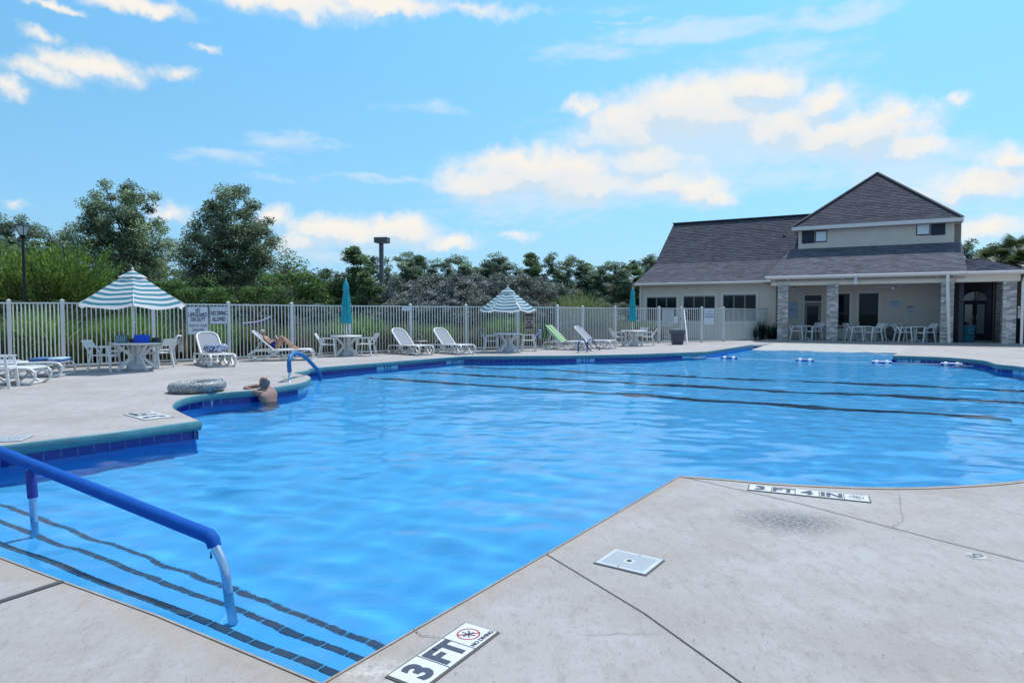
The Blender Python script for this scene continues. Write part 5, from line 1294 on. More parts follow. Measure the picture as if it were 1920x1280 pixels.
# --- porch furniture
def cafe_table(px, py, t, label):
    s_, _ = HS(px, py, t); c = HO+HU*s_+HW*t; r_ = empty('cafe_table', (c.x,c.y,HZ), HA+random.uniform(-.3,.3), label, 'table', 'white pedestal tables on the porch')
    tapered([(.30,.655),(.315,.66),(.315,.685),(.30,.69)], M_resin, 'tabletop', r_); MB().tube([(0,0,.1),(0,0,.655)], .035, 10).build('pedestal', M_resin, r_)
    for k in range(4): a = k*math.pi/2+math.pi/4; MB().bar((0,0,.14),(.30*math.cos(a),.30*math.sin(a),.015), .045, .03).build('foot', M_resin, r_)
    return c
GP = 'white armchairs on the shaded porch'
chairs_used[0] = True
porch0 = armchair(1.0); 
for o in list(COL.objects):
    pass
cache_kids(porch0); pu = [False]
def pchair(px, t, face, label):
    o = porch0 if not pu[0] else copy_tree(porch0); pu[0] = True
    s_ = hs(px, t); c = HO+HU*s_+HW*t; o.location = (c.x, c.y, HZ); o.rotation_euler = (0,0,R(face)-math.pi/2+HA*0); tag(o, label, 'chair', GP)
cafe_table(1512,560,.9,'porch table left of the second brick column'); cafe_table(1546,560,2.1,'porch table half hidden behind the second brick column')
cafe_table(1577,560,1.6,'porch table peeking out just right of the second column'); cafe_table(1620,560,.8,'porch table in front of the wide porch window'); cafe_table(1660,560,2.0,'porch table at the back wall right of the window')
cafe_table(1716,560,.8,'porch table nearest the downspout column'); cafe_table(1737,560,2.1,'rear porch table beside the downspout column')
pchair(1492,.7,-10,'first porch armchair right of the left brick column, facing right'); pchair(1527,.7,188,'porch armchair facing left at the leftmost porch table'); pchair(1523,1.7,200,'rear porch armchair behind the leftmost porch table')
pchair(1590,1.6,170,'porch armchair right behind the second brick column'); pchair(1603,.65,0,'porch armchair facing the table before the wide window'); pchair(1609,1.3,-5,'rear armchair left of the table before the wide window')
pchair(1638,.6,190,'porch armchair right of the table before the wide window'); pchair(1645,1.4,190,'rear armchair right of the table before the wide window')
pchair(1695,.6,-8,'porch armchair below the small notice, facing right'); pchair(1704,1.2,-8,'rear porch armchair below the small notice'); pchair(1736,.6,185,'porch armchair left of the downspout column, facing left'); pchair(1757,1.8,190,'rear porch armchair touching the downspout column')

# ---------------------------------------------------------------- people
def skin_mat(name, col):
    m = mat(name, col, .5, noise_amt=.12, noise_scale=14, spec=.35); b = m.node_tree.nodes['Principled BSDF']
    b.inputs['Subsurface Weight'].default_value = .08; b.inputs['Subsurface Radius'].default_value = (.02,.008,.005); return m
def skinned(name, nodes, edges, root, m, parent=None, levels=2):
    """continuous skin over a skeleton: nodes = {key: (pos, radius)}"""
    me = bpy.data.meshes.new(name); bm = bmesh.new(); sk = bm.verts.layers.skin.verify(); vv = {}
    for k_, (p, r_) in nodes.items():
        v = bm.verts.new(p); rr = r_ if isinstance(r_, tuple) else (r_, r_); v[sk].radius = rr; v[sk].use_root = (k_ == root); vv[k_] = v
    for a, b in edges: bm.edges.new((vv[a], vv[b]))
    bm.to_mesh(me); bm.free(); o = bpy.data.objects.new(name, me); COL.objects.link(o)
    s_ = o.modifiers.new('skin', 'SKIN'); s_.use_smooth_shade = True; s_.branch_smoothing = .35
    b_ = o.modifiers.new('sub', 'SUBSURF'); b_.levels = levels; b_.render_levels = levels
    dg = bpy.context.evaluated_depsgraph_get(); new = bpy.data.meshes.new_from_object(o.evaluated_get(dg)); o.modifiers.clear(); o.data = new
    new.materials.clear(); new.materials.append(m); new.polygons.foreach_set('use_smooth', [True]*len(new.polygons)); o.parent = parent; return o
def chain(keys): return list(zip(keys[:-1], keys[1:]))
def hand(nodes, edges, key, p, d, side, up, s=1.0):
    """palm at p pointing along d; five fingers of different lengths"""
    d = Vector(d).normalized(); side = Vector(side).normalized(); up = Vector(up).normalized()
    nodes[key+'palm'] = (p+d*.045*s, (.026*s,.018*s)); edges.append((key, key+'palm'))
    for i, (off, ln) in enumerate(((-.028,.055),(-.010,.066),(.009,.062),(.026,.048))):
        a = p+d*.075*s+side*off*s; nodes[f'{key}f{i}a'] = (a, .0085*s); nodes[f'{key}f{i}b'] = (a+d*ln*.55*s-up*.004, .0078*s); nodes[f'{key}f{i}c'] = (a+d*ln*s-up*.016, .0065*s)
        edges += [(key+'palm', f'{key}f{i}a'), (f'{key}f{i}a', f'{key}f{i}b'), (f'{key}f{i}b', f'{key}f{i}c')]
    a = p+d*.02*s-side*.034*s; nodes[key+'t1'] = (a, .010*s); nodes[key+'t2'] = (a+d*.04*s-side*.014*s, .008*s); edges += [(key+'palm', key+'t1'), (key+'t1', key+'t2')]
def blob(c, rx, ry, rz_, n1=14, n2=10, rot=None, name='hair', m=None, parent=None, cut=None, lump=.0):
    mb = MB(); mb.M = Matrix.Translation(c) @ (rot or Matrix.Identity(4)); vs = []; fs = []
    for i in range(n2+1):
        t = math.pi*i/n2
        for k in range(n1):
            a = 2*math.pi*k/n1; q = 1+lump*math.sin(5*a+3*t); vs.append((rx*q*math.sin(t)*math.cos(a), ry*q*math.sin(t)*math.sin(a), rz_*q*math.cos(t)))
    for i in range(n2):
        if cut and not cut(i/n2): continue
        for k in range(n1): fs.append((i*n1+k, (i+1)*n1+k, (i+1)*n1+(k+1)%n1, i*n1+(k+1)%n1))
    mb.add(vs, fs, None, True); return mb.build(name, m, parent)
def head_nodes(nd_, ed, neck, base, face, up, s=1.0):
    """skull built from a few skin nodes: base of skull at 'base', face direction, up direction"""
    face = Vector(face).normalized(); up = Vector(up).normalized(); base = Vector(base)
    nd_['jaw'] = (base+face*.035*s+up*.005*s, (.050*s,.052*s)); nd_['skull1'] = (base+up*.055*s+face*.008*s, (.072*s,.082*s)); nd_['skull2'] = (base+up*.115*s+face*.002*s, (.070*s,.082*s)); nd_['skull3'] = (base+up*.155*s, (.045*s,.052*s))
    nd_['nose'] = (base+up*.045*s+face*.10*s, .011*s); nd_['brow'] = (base+up*.075*s+face*.078*s, .018*s)
    ed += [(neck,'jaw'), ('jaw','skull1'), ('skull1','skull2'), ('skull2','skull3'), ('skull1','nose'), ('skull1','brow')]
# --- swimmer leaning on the coping
E_ = G(492,728.5); ed_ = (G(530,723)-G(430,734)).normalized(); f_ = Vector((-ed_.y, ed_.x, 0)); r_v = Vector((f_.y, -f_.x, 0)); T = Vector((E_.x, E_.y, 0))-f_*.20
U = Vector((0,0,1)); s = .86
def Q_(a, b, c): return T+f_*a+r_v*b+U*c
M_sk1 = skin_mat('tanned_skin', (.29,.175,.15))
sw = empty('person', (-.03,.02,-.02), 0, 'bald bearded swimmer in the pool resting folded arms on the deck edge', 'person')
nn_ = {'pelvis': (Q_(-.10,0,-.70), (.13,.11)), 'belly': (Q_(-.06,0,-.50), (.125,.10)), 'rib': (Q_(-.02,0,-.30), (.165,.115)), 'chest': (Q_(.02,0,-.13), (.18,.105)), 'collar': (Q_(.05,0,-.035), (.10,.07)), 'neck': (Q_(.085,0,.025), (.05,.05)),
 'ls': (Q_(.05,-.145,-.055), .062), 'le': (Q_(.34,-.22,.035), .042), 'lf': (Q_(.40,-.10,.045), .036), 'lw': (Q_(.40,.04,.042), .026),
 'rs': (Q_(.05,.145,-.055), .062), 're': (Q_(.33,.21,.035), .042), 'rf_': (Q_(.33,.09,.06), .036), 'rw': (Q_(.33,-.04,.072), .026),
 'hipl': (Q_(-.10,-.08,-.76), .085), 'kneel': (Q_(.0,-.09,-.98), .055), 'hipr': (Q_(-.10,.08,-.76), .085), 'kneer': (Q_(-.02,.09,-.98), .055)}
ee = chain(['pelvis','belly','rib','chest','collar','neck'])+chain(['collar','ls','le','lf','lw'])+chain(['collar','rs','re','rf_','rw'])+[('pelvis','hipl'),('hipl','kneel'),('pelvis','hipr'),('hipr','kneer')]
hand(nn_, ee, 'lw', Q_(.40,.04,.042), r_v, f_, U, .82); hand(nn_, ee, 'rw', Q_(.33,-.04,.072), -r_v, f_, U, .82)
face = (f_*.95+r_v*.1-U*.15); head_nodes(nn_, ee, 'neck', Q_(.10,0,.060), face, (U+f_*.18), 1.08)
skinned('body', nn_, ee, 'pelvis', M_sk1, sw)
M_grey = mat('grey_hair', (.20,.185,.185), .9, bump=.6, bump_scale=120)
hb_ = Q_(.10,0,.065)
blob(hb_+U*.070-f_*.010, .079, .090, .088, name='hair_fringe', m=M_grey, parent=sw, cut=lambda t: .36 < t < .90, rot=Matrix.Rotation(math.atan2(f_.y,f_.x)-math.pi/2, 4, 'Z'))
blob(hb_+U*.005+f_*.055, .055, .052, .05, name='beard', m=M_grey, parent=sw, cut=lambda t: t > .3)
for sgn in (-1, 1): blob(hb_+U*.06+r_v*(.083*sgn)+f_*.01, .010, .018, .026, 8, 6, name='ear', m=M_sk1, parent=sw)
# --- reclining woman
M_sk2 = skin_mat('warm_skin', (.44,.25,.18))
ML = Matrix.Translation(L2.location) @ Matrix.Rotation(L2.rotation_euler.z, 4, 'Z') @ Matrix.Scale(S_, 4)
wr = empty('person', (0,0,0), 0, 'grey haired woman in a blue swimsuit reading on a lounger, knees raised', 'person')
def w_(x, y, z): return ML @ Vector((x, y, z))
k_ = S_
wn = {'pelvis': (w_(.76,0,.455), (.135*k_,.10*k_)), 'waist': (w_(.64,0,.535), (.115*k_,.085*k_)), 'chest': (w_(.50,0,.655), (.13*k_,.095*k_)), 'collar': (w_(.42,0,.735), (.07*k_,.06*k_)), 'neck': (w_(.375,0,.795), .042*k_),
 'ls': (w_(.44,-.165,.71), .052*k_), 'le': (w_(.60,-.24,.56), .037*k_), 'lw': (w_(.72,-.10,.66), .026*k_), 'rs': (w_(.44,.165,.71), .052*k_), 're': (w_(.60,.24,.58), .037*k_), 'rw': (w_(.72,.10,.67), .026*k_),
 'hl': (w_(.80,-.09,.45), .088*k_), 'tl': (w_(.87,-.10,.62), .072*k_), 'kl': (w_(.935,-.11,.775), .056*k_), 'cl': (w_(1.08,-.10,.60), .048*k_), 'al': (w_(1.24,-.09,.42), .032*k_), 'fl': (w_(1.36,-.09,.385), .028*k_), 'gl': (w_(1.43,-.09,.375), .020*k_),
 'hr': (w_(.80,.09,.45), .088*k_), 'tr': (w_(.90,.10,.58), .072*k_), 'kr': (w_(.99,.11,.71), .056*k_), 'cr': (w_(1.15,.10,.55), .048*k_), 'ar': (w_(1.32,.09,.42), .032*k_), 'fr': (w_(1.43,.09,.385), .028*k_), 'gr': (w_(1.50,.09,.375), .020*k_)}
we = chain(['pelvis','waist','chest','collar','neck'])+chain(['collar','ls','le','lw'])+chain(['collar','rs','re','rw'])+chain(['pelvis','hl','tl','kl','cl','al','fl','gl'])+chain(['pelvis','hr','tr','kr','cr','ar','fr','gr'])
ldv = Vector((math.cos(L2.rotation_euler.z), math.sin(L2.rotation_euler.z), 0)); lsv = Vector((-ldv.y, ldv.x, 0))
hand(wn, we, 'lw', w_(.72,-.10,.66), ldv*.3+lsv*.5+U*.8, ldv, -lsv, .75); hand(wn, we, 'rw', w_(.72,.10,.67), ldv*.3-lsv*.5+U*.8, ldv, lsv, .75)
head_nodes(wn, we, 'neck', w_(.365,0,.845), ldv*.9-U*.25, U*.95+ldv*.15, .80)
skinned('body', wn, we, 'pelvis', M_sk2, wr)
sn_ = {'a': (w_(.80,0,.452), (.150*k_,.115*k_)), 'b': (w_(.72,0,.485), (.145*k_,.108*k_)), 'c': (w_(.64,0,.535), (.124*k_,.094*k_)), 'd': (w_(.53,0,.63), (.136*k_,.102*k_))}
skinned('swimsuit', sn_, chain(['a','b','c','d']), 'a', mat('royal_swimsuit', (.02,.025,.27), .6), wr)
hc = w_(.365,0,.895); blob(hc-ldv*.012+U*.012, .074, .078, .070, name='hair', m=mat('silver_hair', (.36,.35,.35), .8, bump=.6, bump_scale=90), parent=wr, cut=lambda t: t < .68, rot=Matrix.Rotation(R(-22), 4, 'Y'), lump=.03)
bk = empty('book', tuple(w_(.80,0,.735)), L2.rotation_euler.z, 'pale open book held by the reclining woman', 'book')
for q in (-1, 1):
    b = MB(); b.M = Matrix.Rotation(R(-25), 4, 'Y') @ Matrix.Rotation(q*R(12), 4, 'Z'); b.box((-.006, min(0,q*.085), -.07), (.006, max(0,q*.085), .07)); b.build('cover', mat('pale_mauve_cover', (.42,.36,.44), .6), bk)

# ---------------------------------------------------------------- vegetation
def leaf_mat(name, col, trans=.35, rough=.55):
    m = mat(name, col, rough, tone=True, spec=.35); add_translucency(m, trans); return m
def leaves(P_, size, tone, flat=.4, aspect=.5, droop=0.0, dirs=None):
    """one bent quad pair per point: returns verts, faces, tones"""
    n_ = len(P_); d = rng.normal(size=(n_,3)) if dirs is None else dirs+rng.normal(size=(n_,3))*.35
    if dirs is None: d[:,2] *= flat
    d /= np.linalg.norm(d, axis=1)[:,None]+1e-9; q = rng.normal(size=(n_,3)); q = np.cross(d, q); q /= np.linalg.norm(q, axis=1)[:,None]+1e-9
    s_ = size*rng.uniform(.6,1.35,(n_,1)); a = P_; V = np.empty((n_,4,3)); V[:,0] = a; V[:,1] = a+d*s_*.5+q*s_*aspect*.5; V[:,2] = a+d*s_+np.array([0,0,-droop])*s_; V[:,3] = a+d*s_*.5-q*s_*aspect*.5
    F = np.arange(n_*4).reshape(n_,4); T_ = tone if isinstance(tone, np.ndarray) else np.tile(np.array(tone), (n_,1)); return V.reshape(-1,3), F, np.repeat(T_, 4, axis=0)
def leaf_mesh(name, parts_, m):
    V = []; F = []; T_ = []; b = 0
    for v, f, t in parts_: V.append(v); F.append(f+b); T_.append(t); b += len(v)
    V = np.concatenate(V); F = np.concatenate(F); T_ = np.concatenate(T_); me = np_mesh(name, V, F, m, False)
    at = me.color_attributes.new('tone', 'FLOAT_COLOR', 'CORNER'); c = np.ones((F.size,4), np.float32); c[:,:3] = T_[F.ravel()]; at.data.foreach_set('color', c.ravel()); return me
def tones(n_, base, spread=.35, alt=None, altp=.3):
    g = np.exp(rng.normal(0, spread, (n_,1))); c = np.tile(np.array(base), (n_,1))*g
    if alt is not None: k = rng.random(n_) < altp; c[k] = np.array(alt)*g[k]
    return c
M_bark = mat('grey_brown_bark', (.07,.06,.05), .95, noise_amt=.4, noise_scale=10, bump=.5, bump_scale=20)
def crown_tree(name, h, w, trunk_h, lobes, n_leaf, leaf, base, alt, seed, spread=.40, limbs=14, top=None, clump=.55, altp=.35, trunk_r=.16, openness=.0, dens=1.0, flatc=.62):
    """a rounded crown in clumps: returns (crown mesh, trunk mesh)"""
    global rng; keep_ = rng; rng = np.random.default_rng(seed); rr = random.Random(seed)
    cs = []
    for (x, z, rx, rz_) in lobes:            # lobe ellipsoids in units of half width / height
        k = max(3, int(26*rx*rz_*4*dens))
        for _ in range(k):
            a = rng.normal(size=3); a /= np.linalg.norm(a); rad = rng.uniform(.35,1.0)
            cs.append([(x+a[0]*rx*rad)*w/2, a[1]*rx*rad*w/2*.85, trunk_h+(z+a[2]*rz_*rad)*(h-trunk_h), rng.uniform(.7,1.3)])
    cs = np.array(cs); per = max(10, n_leaf//len(cs)); pts = []; tn = []
    for c in cs:
        k = int(per*rng.uniform(.6,1.4)); q = rng.normal(size=(k,3)); q /= np.linalg.norm(q,axis=1)[:,None]+1e-6; q *= (rng.random((k,1))**.45)*np.array([1,1,flatc])*clump*c[3]
        pts.append(c[:3]+q); g = math.exp(rng.normal(0,.22)); tn.append(tones(k, base, spread, alt, altp)*g)
    pts = np.concatenate(pts); tn = np.concatenate(tn)
    me = leaf_mesh(name, [leaves(pts, leaf, tn, .7)], leaf_m)
    tb_ = MB(); top_z = trunk_h+(h-trunk_h)*.75; sway = [(rr.uniform(-.1,.1)*i, rr.uniform(-.1,.1)*i, top_z*i/5) for i in range(6)]
    tb_.tube(sway, [trunk_r*(1.25 if i == 0 else 1-.16*i) for i in range(6)], 8)
    for _ in range(limbs):
        c = cs[rr.randrange(len(cs))]; z0 = rr.uniform(trunk_h*.75, min(c[2], top_z)*.85) if c[2] > trunk_h else trunk_h*.8; f = z0/top_z*5; i0 = min(4, int(f)); s0 = Vector(sway[i0]).lerp(Vector(sway[i0+1]), f-i0)
        e = Vector(c[:3]); m_ = s0.lerp(e, .5)+Vector((0,0,-.08*(e-s0).length+rr.uniform(-.1,.2))); tb_.tube(catmull([s0, m_, e], 3), [trunk_r*.42,trunk_r*.36,trunk_r*.30,trunk_r*.24,trunk_r*.18,trunk_r*.12,.012][:len(catmull([s0,m_,e],3))], 5, cap=False)
        for _k in range(3):
            e2 = m_.lerp(e, rr.uniform(.2,.9)); e3 = e2+Vector((rr.uniform(-1,1),rr.uniform(-1,1),rr.uniform(-.1,.9)))*w*.10; tb_.tube([e2, e3], [trunk_r*.14,.006], 4, cap=False)
    tme = tb_.mesh(name+'_trunk', M_bark); rng = keep_; return me, tme
leaf_m = leaf_mat('tree_leaf', (1.0,1.0,1.0), .5)
def plant(name, meshes, loc, rz, sc, label, cat, group=None, parts_=('crown','trunk')):
    r_ = empty(name, tuple(loc), rz, label, cat, group); r_.scale = sc if isinstance(sc, tuple) else (sc, sc, sc)
    for pn_, me in zip(parts_, meshes):
        if me is None: continue
        o = bpy.data.objects.new(pn_, me); COL.objects.link(o); o.parent = r_
    return r_
def top_at(px, py, Y): return At(px, py, Y)
# the two big oaks
OK_ = (.17,.225,.13); OK2 = (.29,.36,.22)
oakA = crown_tree('oak_a', 10.6, 8.8, 1.8, [(-.40,.42,.50,.36),(-.12,.62,.52,.34),(.28,.58,.46,.32),(.42,.30,.50,.34),(-.58,.22,.42,.28),(.0,.26,.6,.3),(-.38,.80,.28,.17),(.05,.86,.26,.15),(.36,.84,.18,.12)], 60000, .15, OK_, OK2, 11, limbs=34, clump=.62, dens=2.0, flatc=.8, spread=.45)
oakB = crown_tree('oak_b', 9.4, 7.6, 1.7, [(0,.70,.52,.30),(-.42,.48,.48,.32),(.42,.48,.50,.34),(-.05,.35,.6,.34),(.5,.22,.46,.28),(-.52,.24,.42,.26),(.05,.88,.30,.14),(.0,.5,.6,.4)], 58000, .14, (.165,.215,.13), (.28,.34,.215), 12, limbs=38, clump=.56, trunk_r=.17, dens=2.0, flatc=.8, spread=.45)
pA = top_at(232,589,46); pB = top_at(432,589,40)
plant('oak_tree', oakA, (pA.x,46,-.03), 0, (1.02,1,1.02), 'large spreading tree left behind the striped umbrella, widest crown', 'tree')
plant('oak_tree', oakB, (pB.x,40,-.03), 0, (1,1,.965), 'large round topped tree with visible trunk right of the umbrella', 'tree')
# mid trees and shrubs
bushA = crown_tree('bush_a', 3.4, 4.4, .3, [(-.4,.4,.5,.5),(.35,.45,.5,.5),(0,.6,.5,.4)], 15000, .11, (.09,.16,.05), (.17,.27,.09), 21, limbs=8, clump=.40, trunk_r=.06)
bushB = crown_tree('bush_b', 3.6, 4.2, .2, [(-.4,.4,.5,.5),(.4,.4,.5,.45),(0,.65,.45,.35)], 20000, .085, (.12,.15,.125), (.34,.36,.37), 22, limbs=10, clump=.36, trunk_r=.06, altp=.42, spread=.5)
bushC = crown_tree('bush_c', 3.4, 4.4, .2, [(-.45,.35,.5,.45),(.4,.45,.5,.5),(0,.6,.5,.4)], 20000, .085, (.085,.11,.08), (.25,.27,.26), 23, limbs=10, clump=.34, trunk_r=.06, altp=.35, spread=.5)
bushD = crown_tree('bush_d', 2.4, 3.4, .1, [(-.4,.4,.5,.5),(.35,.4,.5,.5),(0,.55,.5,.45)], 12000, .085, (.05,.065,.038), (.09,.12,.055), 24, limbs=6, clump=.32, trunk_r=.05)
pineA = crown_tree('pine_a', 10, 6.4, 2.4, [(-.35,.25,.5,.25),(.35,.30,.5,.25),(0,.50,.6,.25),(-.25,.74,.42,.18),(.2,.86,.34,.14)], 16000, .20, (.14,.20,.14), (.22,.29,.20), 31, limbs=12, clump=.50, trunk_r=.14, dens=1.8)
pineB = crown_tree('pine_b', 9.5, 5.6, .8, [(0,.15,.8,.25),(-.25,.40,.6,.25),(.2,.58,.52,.25),(0,.80,.36,.2)], 16000, .20, (.15,.21,.14), (.24,.31,.20), 32, limbs=8, clump=.50, trunk_r=.12, dens=2.2)
tallA = crown_tree('tall_a', 4.6, 3.4, .3, [(-.3,.3,.5,.35),(.3,.4,.5,.35),(0,.62,.40,.3),(-.1,.86,.22,.14)], 15000, .12, (.10,.155,.075), (.17,.24,.11), 33, limbs=12, clump=.36, trunk_r=.07)
used_mesh = {}
BG = 'shrubs and trees beyond the pool fence'
def shrub(ms, px, py_top, Y, native_h, label, wide=1.0, name='shrub', cat='shrub', grp=BG, rz=None):
    p = At(px, 589, Y); z = At(px, py_top, Y).z+.03; sc = z/native_h
    return plant(name, ms, (p.x, Y, -.03), random.uniform(-.4,.4) if rz is None else rz, (sc*wide, sc*wide, sc), label, cat, grp)
shrub(bushA, 555,492,33,3.4,'bright green rounded shrub between the round tree and the closed umbrella',1.25)
shrub(bushA, 500,520,29,3.4,'green shrub below the right side of the round topped tree',1.1)
shrub(bushA, 320,508,31,3.4,'green shrub just right of the big striped umbrella top',1.15)
shrub(bushA, 390,522,28,3.4,'low green shrub behind the no diving sign',1.1)
shrub(bushD, 535,540,25,2.4,'dark low shrub behind the fence by the reclining woman',1.1)
shrub(bushC, 455,560,22.6,3.4,'dark shadowed shrub right behind the no diving sign',.95)
shrub(bushC, 590,560,23.6,3.4,'dark shrub at the fence left of the closed umbrella',.95)
shrub(tallA, 668,452,34,4.6,'tall loose green tree left of the parking light',1.0,'tree','tree')
shrub(tallA, 690,500,29,4.6,'feathery dark green tree behind the closed umbrella',1.0,'tree','tree')
sil = [(735,505,31,'B'),(775,520,28,'B'),(805,500,32,'C'),(845,497,31,'B'),(880,500,33,'C'),(925,497,32,'B'),(965,500,30,'C'),(1005,505,33,'B'),(1035,520,31,'C'),(825,540,26.5,'B'),(900,545,27.5,'C'),(745,550,26,'C'),(980,545,28.5,'B'),(1120,552,36,'B'),(1160,560,38,'C')]
sl = ['silvery leafed shrub directly right of the parking light pole','pale silvery shrub above the two empty loungers','dark olive shrub behind the two empty loungers','tall silvery shrub left of the smaller striped umbrella','dark shrub peaking left of the smaller umbrella','tall silvery shrub right behind the smaller umbrella','dark grey leaved shrub at the smaller umbrella top','silver tipped shrub right of the smaller umbrella','dark shrub left of the tall pampas clump','low silvery shrub at the fence between loungers and umbrella','low dark shrub touching the smaller umbrella from the left','low dark shrub at the foot of the parking light','low silvery shrub behind the tan notice','distant silvery shrub right of the pampas clump','distant dark shrub left of the clubhouse corner']
for (px, py, Y, k), lb in zip(sil, sl): shrub(bushB if k == 'B' else bushC, px, py, Y, 3.6 if k == 'B' else 3.4, lb, 1.12)
# row of far trees
far_t = [(560,505,95,0),(590,508,90,1),(610,500,100,0),(635,505,88,1),(730,488,80,1),(765,478,85,0),(785,470,88,1),(812,484,92,0),(840,488,95,1),(868,477,90,0),(895,486,98,1),(918,479,96,0),(942,482,96,1),(968,488,94,0),(1000,468,85,0),(1035,470,82,1),(1062,476,84,1),(1085,484,90,0),(1105,486,92,1),(1130,487,88,0),(1150,492,92,1),(1170,488,88,1),(1192,480,90,1),(1215,478,94,1),(1235,482,94,0)]
ordn = 'first second third fourth fifth sixth seventh eighth ninth tenth eleventh twelfth thirteenth fourteenth fifteenth sixteenth seventeenth eighteenth nineteenth twentieth twenty-first twenty-second twenty-third twenty-fourth twenty-fifth'.split()
fl_ = ['rounded pine in the far treeline','bushy tree in the far treeline']
for i, (px, py, Y, k) in enumerate(far_t):
    t3 = (i%4 == 2); ms_ = tallA if t3 else (pineB if k else pineA); nh_ = 4.6 if t3 else (9.5 if k else 10)
    shrub(ms_, px, py+[0,5,-3,3,8,-2][i%6], Y, nh_, ordn[i]+[' far treeline tree from the left, rounded pine crown',' far treeline tree from the left, bushy crown'][k], [1.2,1.5,.95,1.35][i%4], 'far_tree', 'tree', 'far treeline trees '+('with bushy crowns' if k else 'with rounded pine crowns'), rz=i*1.7)
far_l = [(-10,408,70,0),(25,405,74,0),(60,420,72,1),(95,425,76,0),(125,432,72,1),(5,440,52,1),(270,440,70,1),(300,470,60,1),(345,500,60,1)]
for i, (px, py, Y, k) in enumerate(far_l):
    shrub(pineB if k else pineA, px, py, Y, 9.5 if k else 10, ['rounded pine cut by the left edge behind the lamp','rounded pine directly behind the black lantern','low bushy tree just right of the black lantern','bushy tree between the lantern and the left big tree','rounded pine just left of the big spreading tree','nearer bushy tree low at the left edge','bushy tree behind the middle of the big spreading tree','bushy tree behind the gap between both big trees','low bushy tree left behind the round topped tree'][i], 1.05, 'pine_tree' if not k else 'far_tree', 'tree', ['pines behind the lamp post','dark trees behind the left shrubs'][k], rz=i*1.3)
far_r = [(1815,448,55,1),(1850,455,48,1),(1838,462,42,1),(1900,452,40,1)]
for i, (px, py, Y, k) in enumerate(far_r):
    shrub(tallA if i > 1 else pineB, px, py, Y, 4.6 if i > 1 else 9.5, ['bushy tree just right of the tower roof','second tree right of the tower roof','low green tree above the entry roof','green tree behind the palms at the right edge'][i], 1.2, 'tree', 'tree', 'trees behind the entry roof', rz=i)
# blocks of distant wood closing the horizon
fw = crown_tree('wood', 9.6, 24, .2, [(x/7,.45+.12*math.sin(x*1.9),.13,.50) for x in range(-7,8)], 42000, .30, (.11,.16,.13), (.16,.22,.18), 41, limbs=2, clump=.85, dens=2.2)  # bluish distance haze put into the leaf tones
wv_ = []
for i in range(16):
    X_ = -150+i*20; Y_ = 104+8*math.sin(i*1.7)
    o = bpy.data.objects.new('distant_wood', fw[0]); COL.objects.link(o); o.location = (X_, Y_, -.5); o.rotation_euler.z = .2*math.sin(i*2.1); o.scale = (1.1,1,1+.15*math.sin(i*3)); tag(o, kind='stuff')
# blades: grass clumps
def grass_mesh(name, n_, h, spread, col, alt, seed, width=.012, lean=.55, plume=0):
    r = np.random.default_rng(seed); segs = 4; V = []; F = []; T_ = []; b = 0
    a = r.uniform(0, 2*math.pi, n_); rad = r.uniform(0, .16, n_)*spread; out = r.gamma(2.2, .22, n_)*lean; hh = h*r.uniform(.55,1.08,n_); ws = width*r.uniform(.6,1.3,n_)
    g = np.exp(r.normal(0,.35,n_)); al = r.random(n_) < .3
    x0 = rad*np.cos(a); y0 = rad*np.sin(a); px_ = -np.sin(a+r.normal(0,.8,n_)); py_ = np.cos(a)
    rows = []
    for i in range(segs+1):
        t = i/segs; o_ = out*hh*t**1.9; z = hh*(t-.30*out*t**3); w = ws*(1-.85*t); cx = x0+np.cos(a)*o_; cyy = y0+np.sin(a)*o_
        rows.append((np.stack([cx-px_*w, cyy-py_*w, z],1), np.stack([cx+px_*w, cyy+py_*w, z],1)))
    V = np.concatenate([np.concatenate([l_, r_]) for l_, r_ in rows]); idx = np.arange(n_)
    F = np.concatenate([np.stack([i*2*n_+idx, i*2*n_+n_+idx, (i+1)*2*n_+n_+idx, (i+1)*2*n_+idx],1) for i in range(segs)])
    c = np.tile(np.array(col),(n_,1))*g[:,None]; c[al] = np.array(alt)*g[al][:,None]; T_ = np.tile(c, (2*(segs+1),1))
    return leaf_mesh(name, [(V, F, T_)], leaf_m)
gA_ = grass_mesh('blades_a', 900, 1.25, 1.6, (.12,.24,.035), (.20,.30,.07), 51, .010, .5)
gB_ = grass_mesh('blades_b', 900, 1.15, 1.8, (.10,.15,.045), (.20,.19,.10), 52, .010, .6)
gC_ = grass_mesh('blades_c', 1500, 2.3, 2.4, (.12,.17,.06), (.24,.27,.14), 53, .014, .55)
gD_ = grass_mesh('blades_d', 800, .8, 1.8, (.11,.105,.06), (.19,.17,.11), 54, .010, .8)
def tuft(me, px, Y, sc, label, name='grass_clump', cat='grass', grp='ornamental grass clumps behind the fence'):
    p = At(px, 600, Y); o = bpy.data.objects.new(name, me); COL.objects.link(o); o.location = (p.x, Y, -.03); o.rotation_euler.z = random.uniform(0,6); o.scale = (sc*1.15,sc*1.15,sc); return tag(o, label, cat, grp)
def fence_Y(px):
    best = None
    for a, b in zip(fence_pts[:-1], fence_pts[1:]):
        pa = w2p(a)[0]; pb = w2p(b)[0]
        if pa <= px <= pb: best = OnV(px, 640, a, (b-a)).y
    return best if best else fence_pts[1].y
bright = [(62,1.1),(84,1.18),(102,1.05),(205,.98),(232,1.02),(262,1.1),(282,1.0),(405,.95),(420,.9),(640,.95),(676,1.05),(700,.95),(800,.80),(835,.78),(930,.9),(948,1.0),(965,.95)]
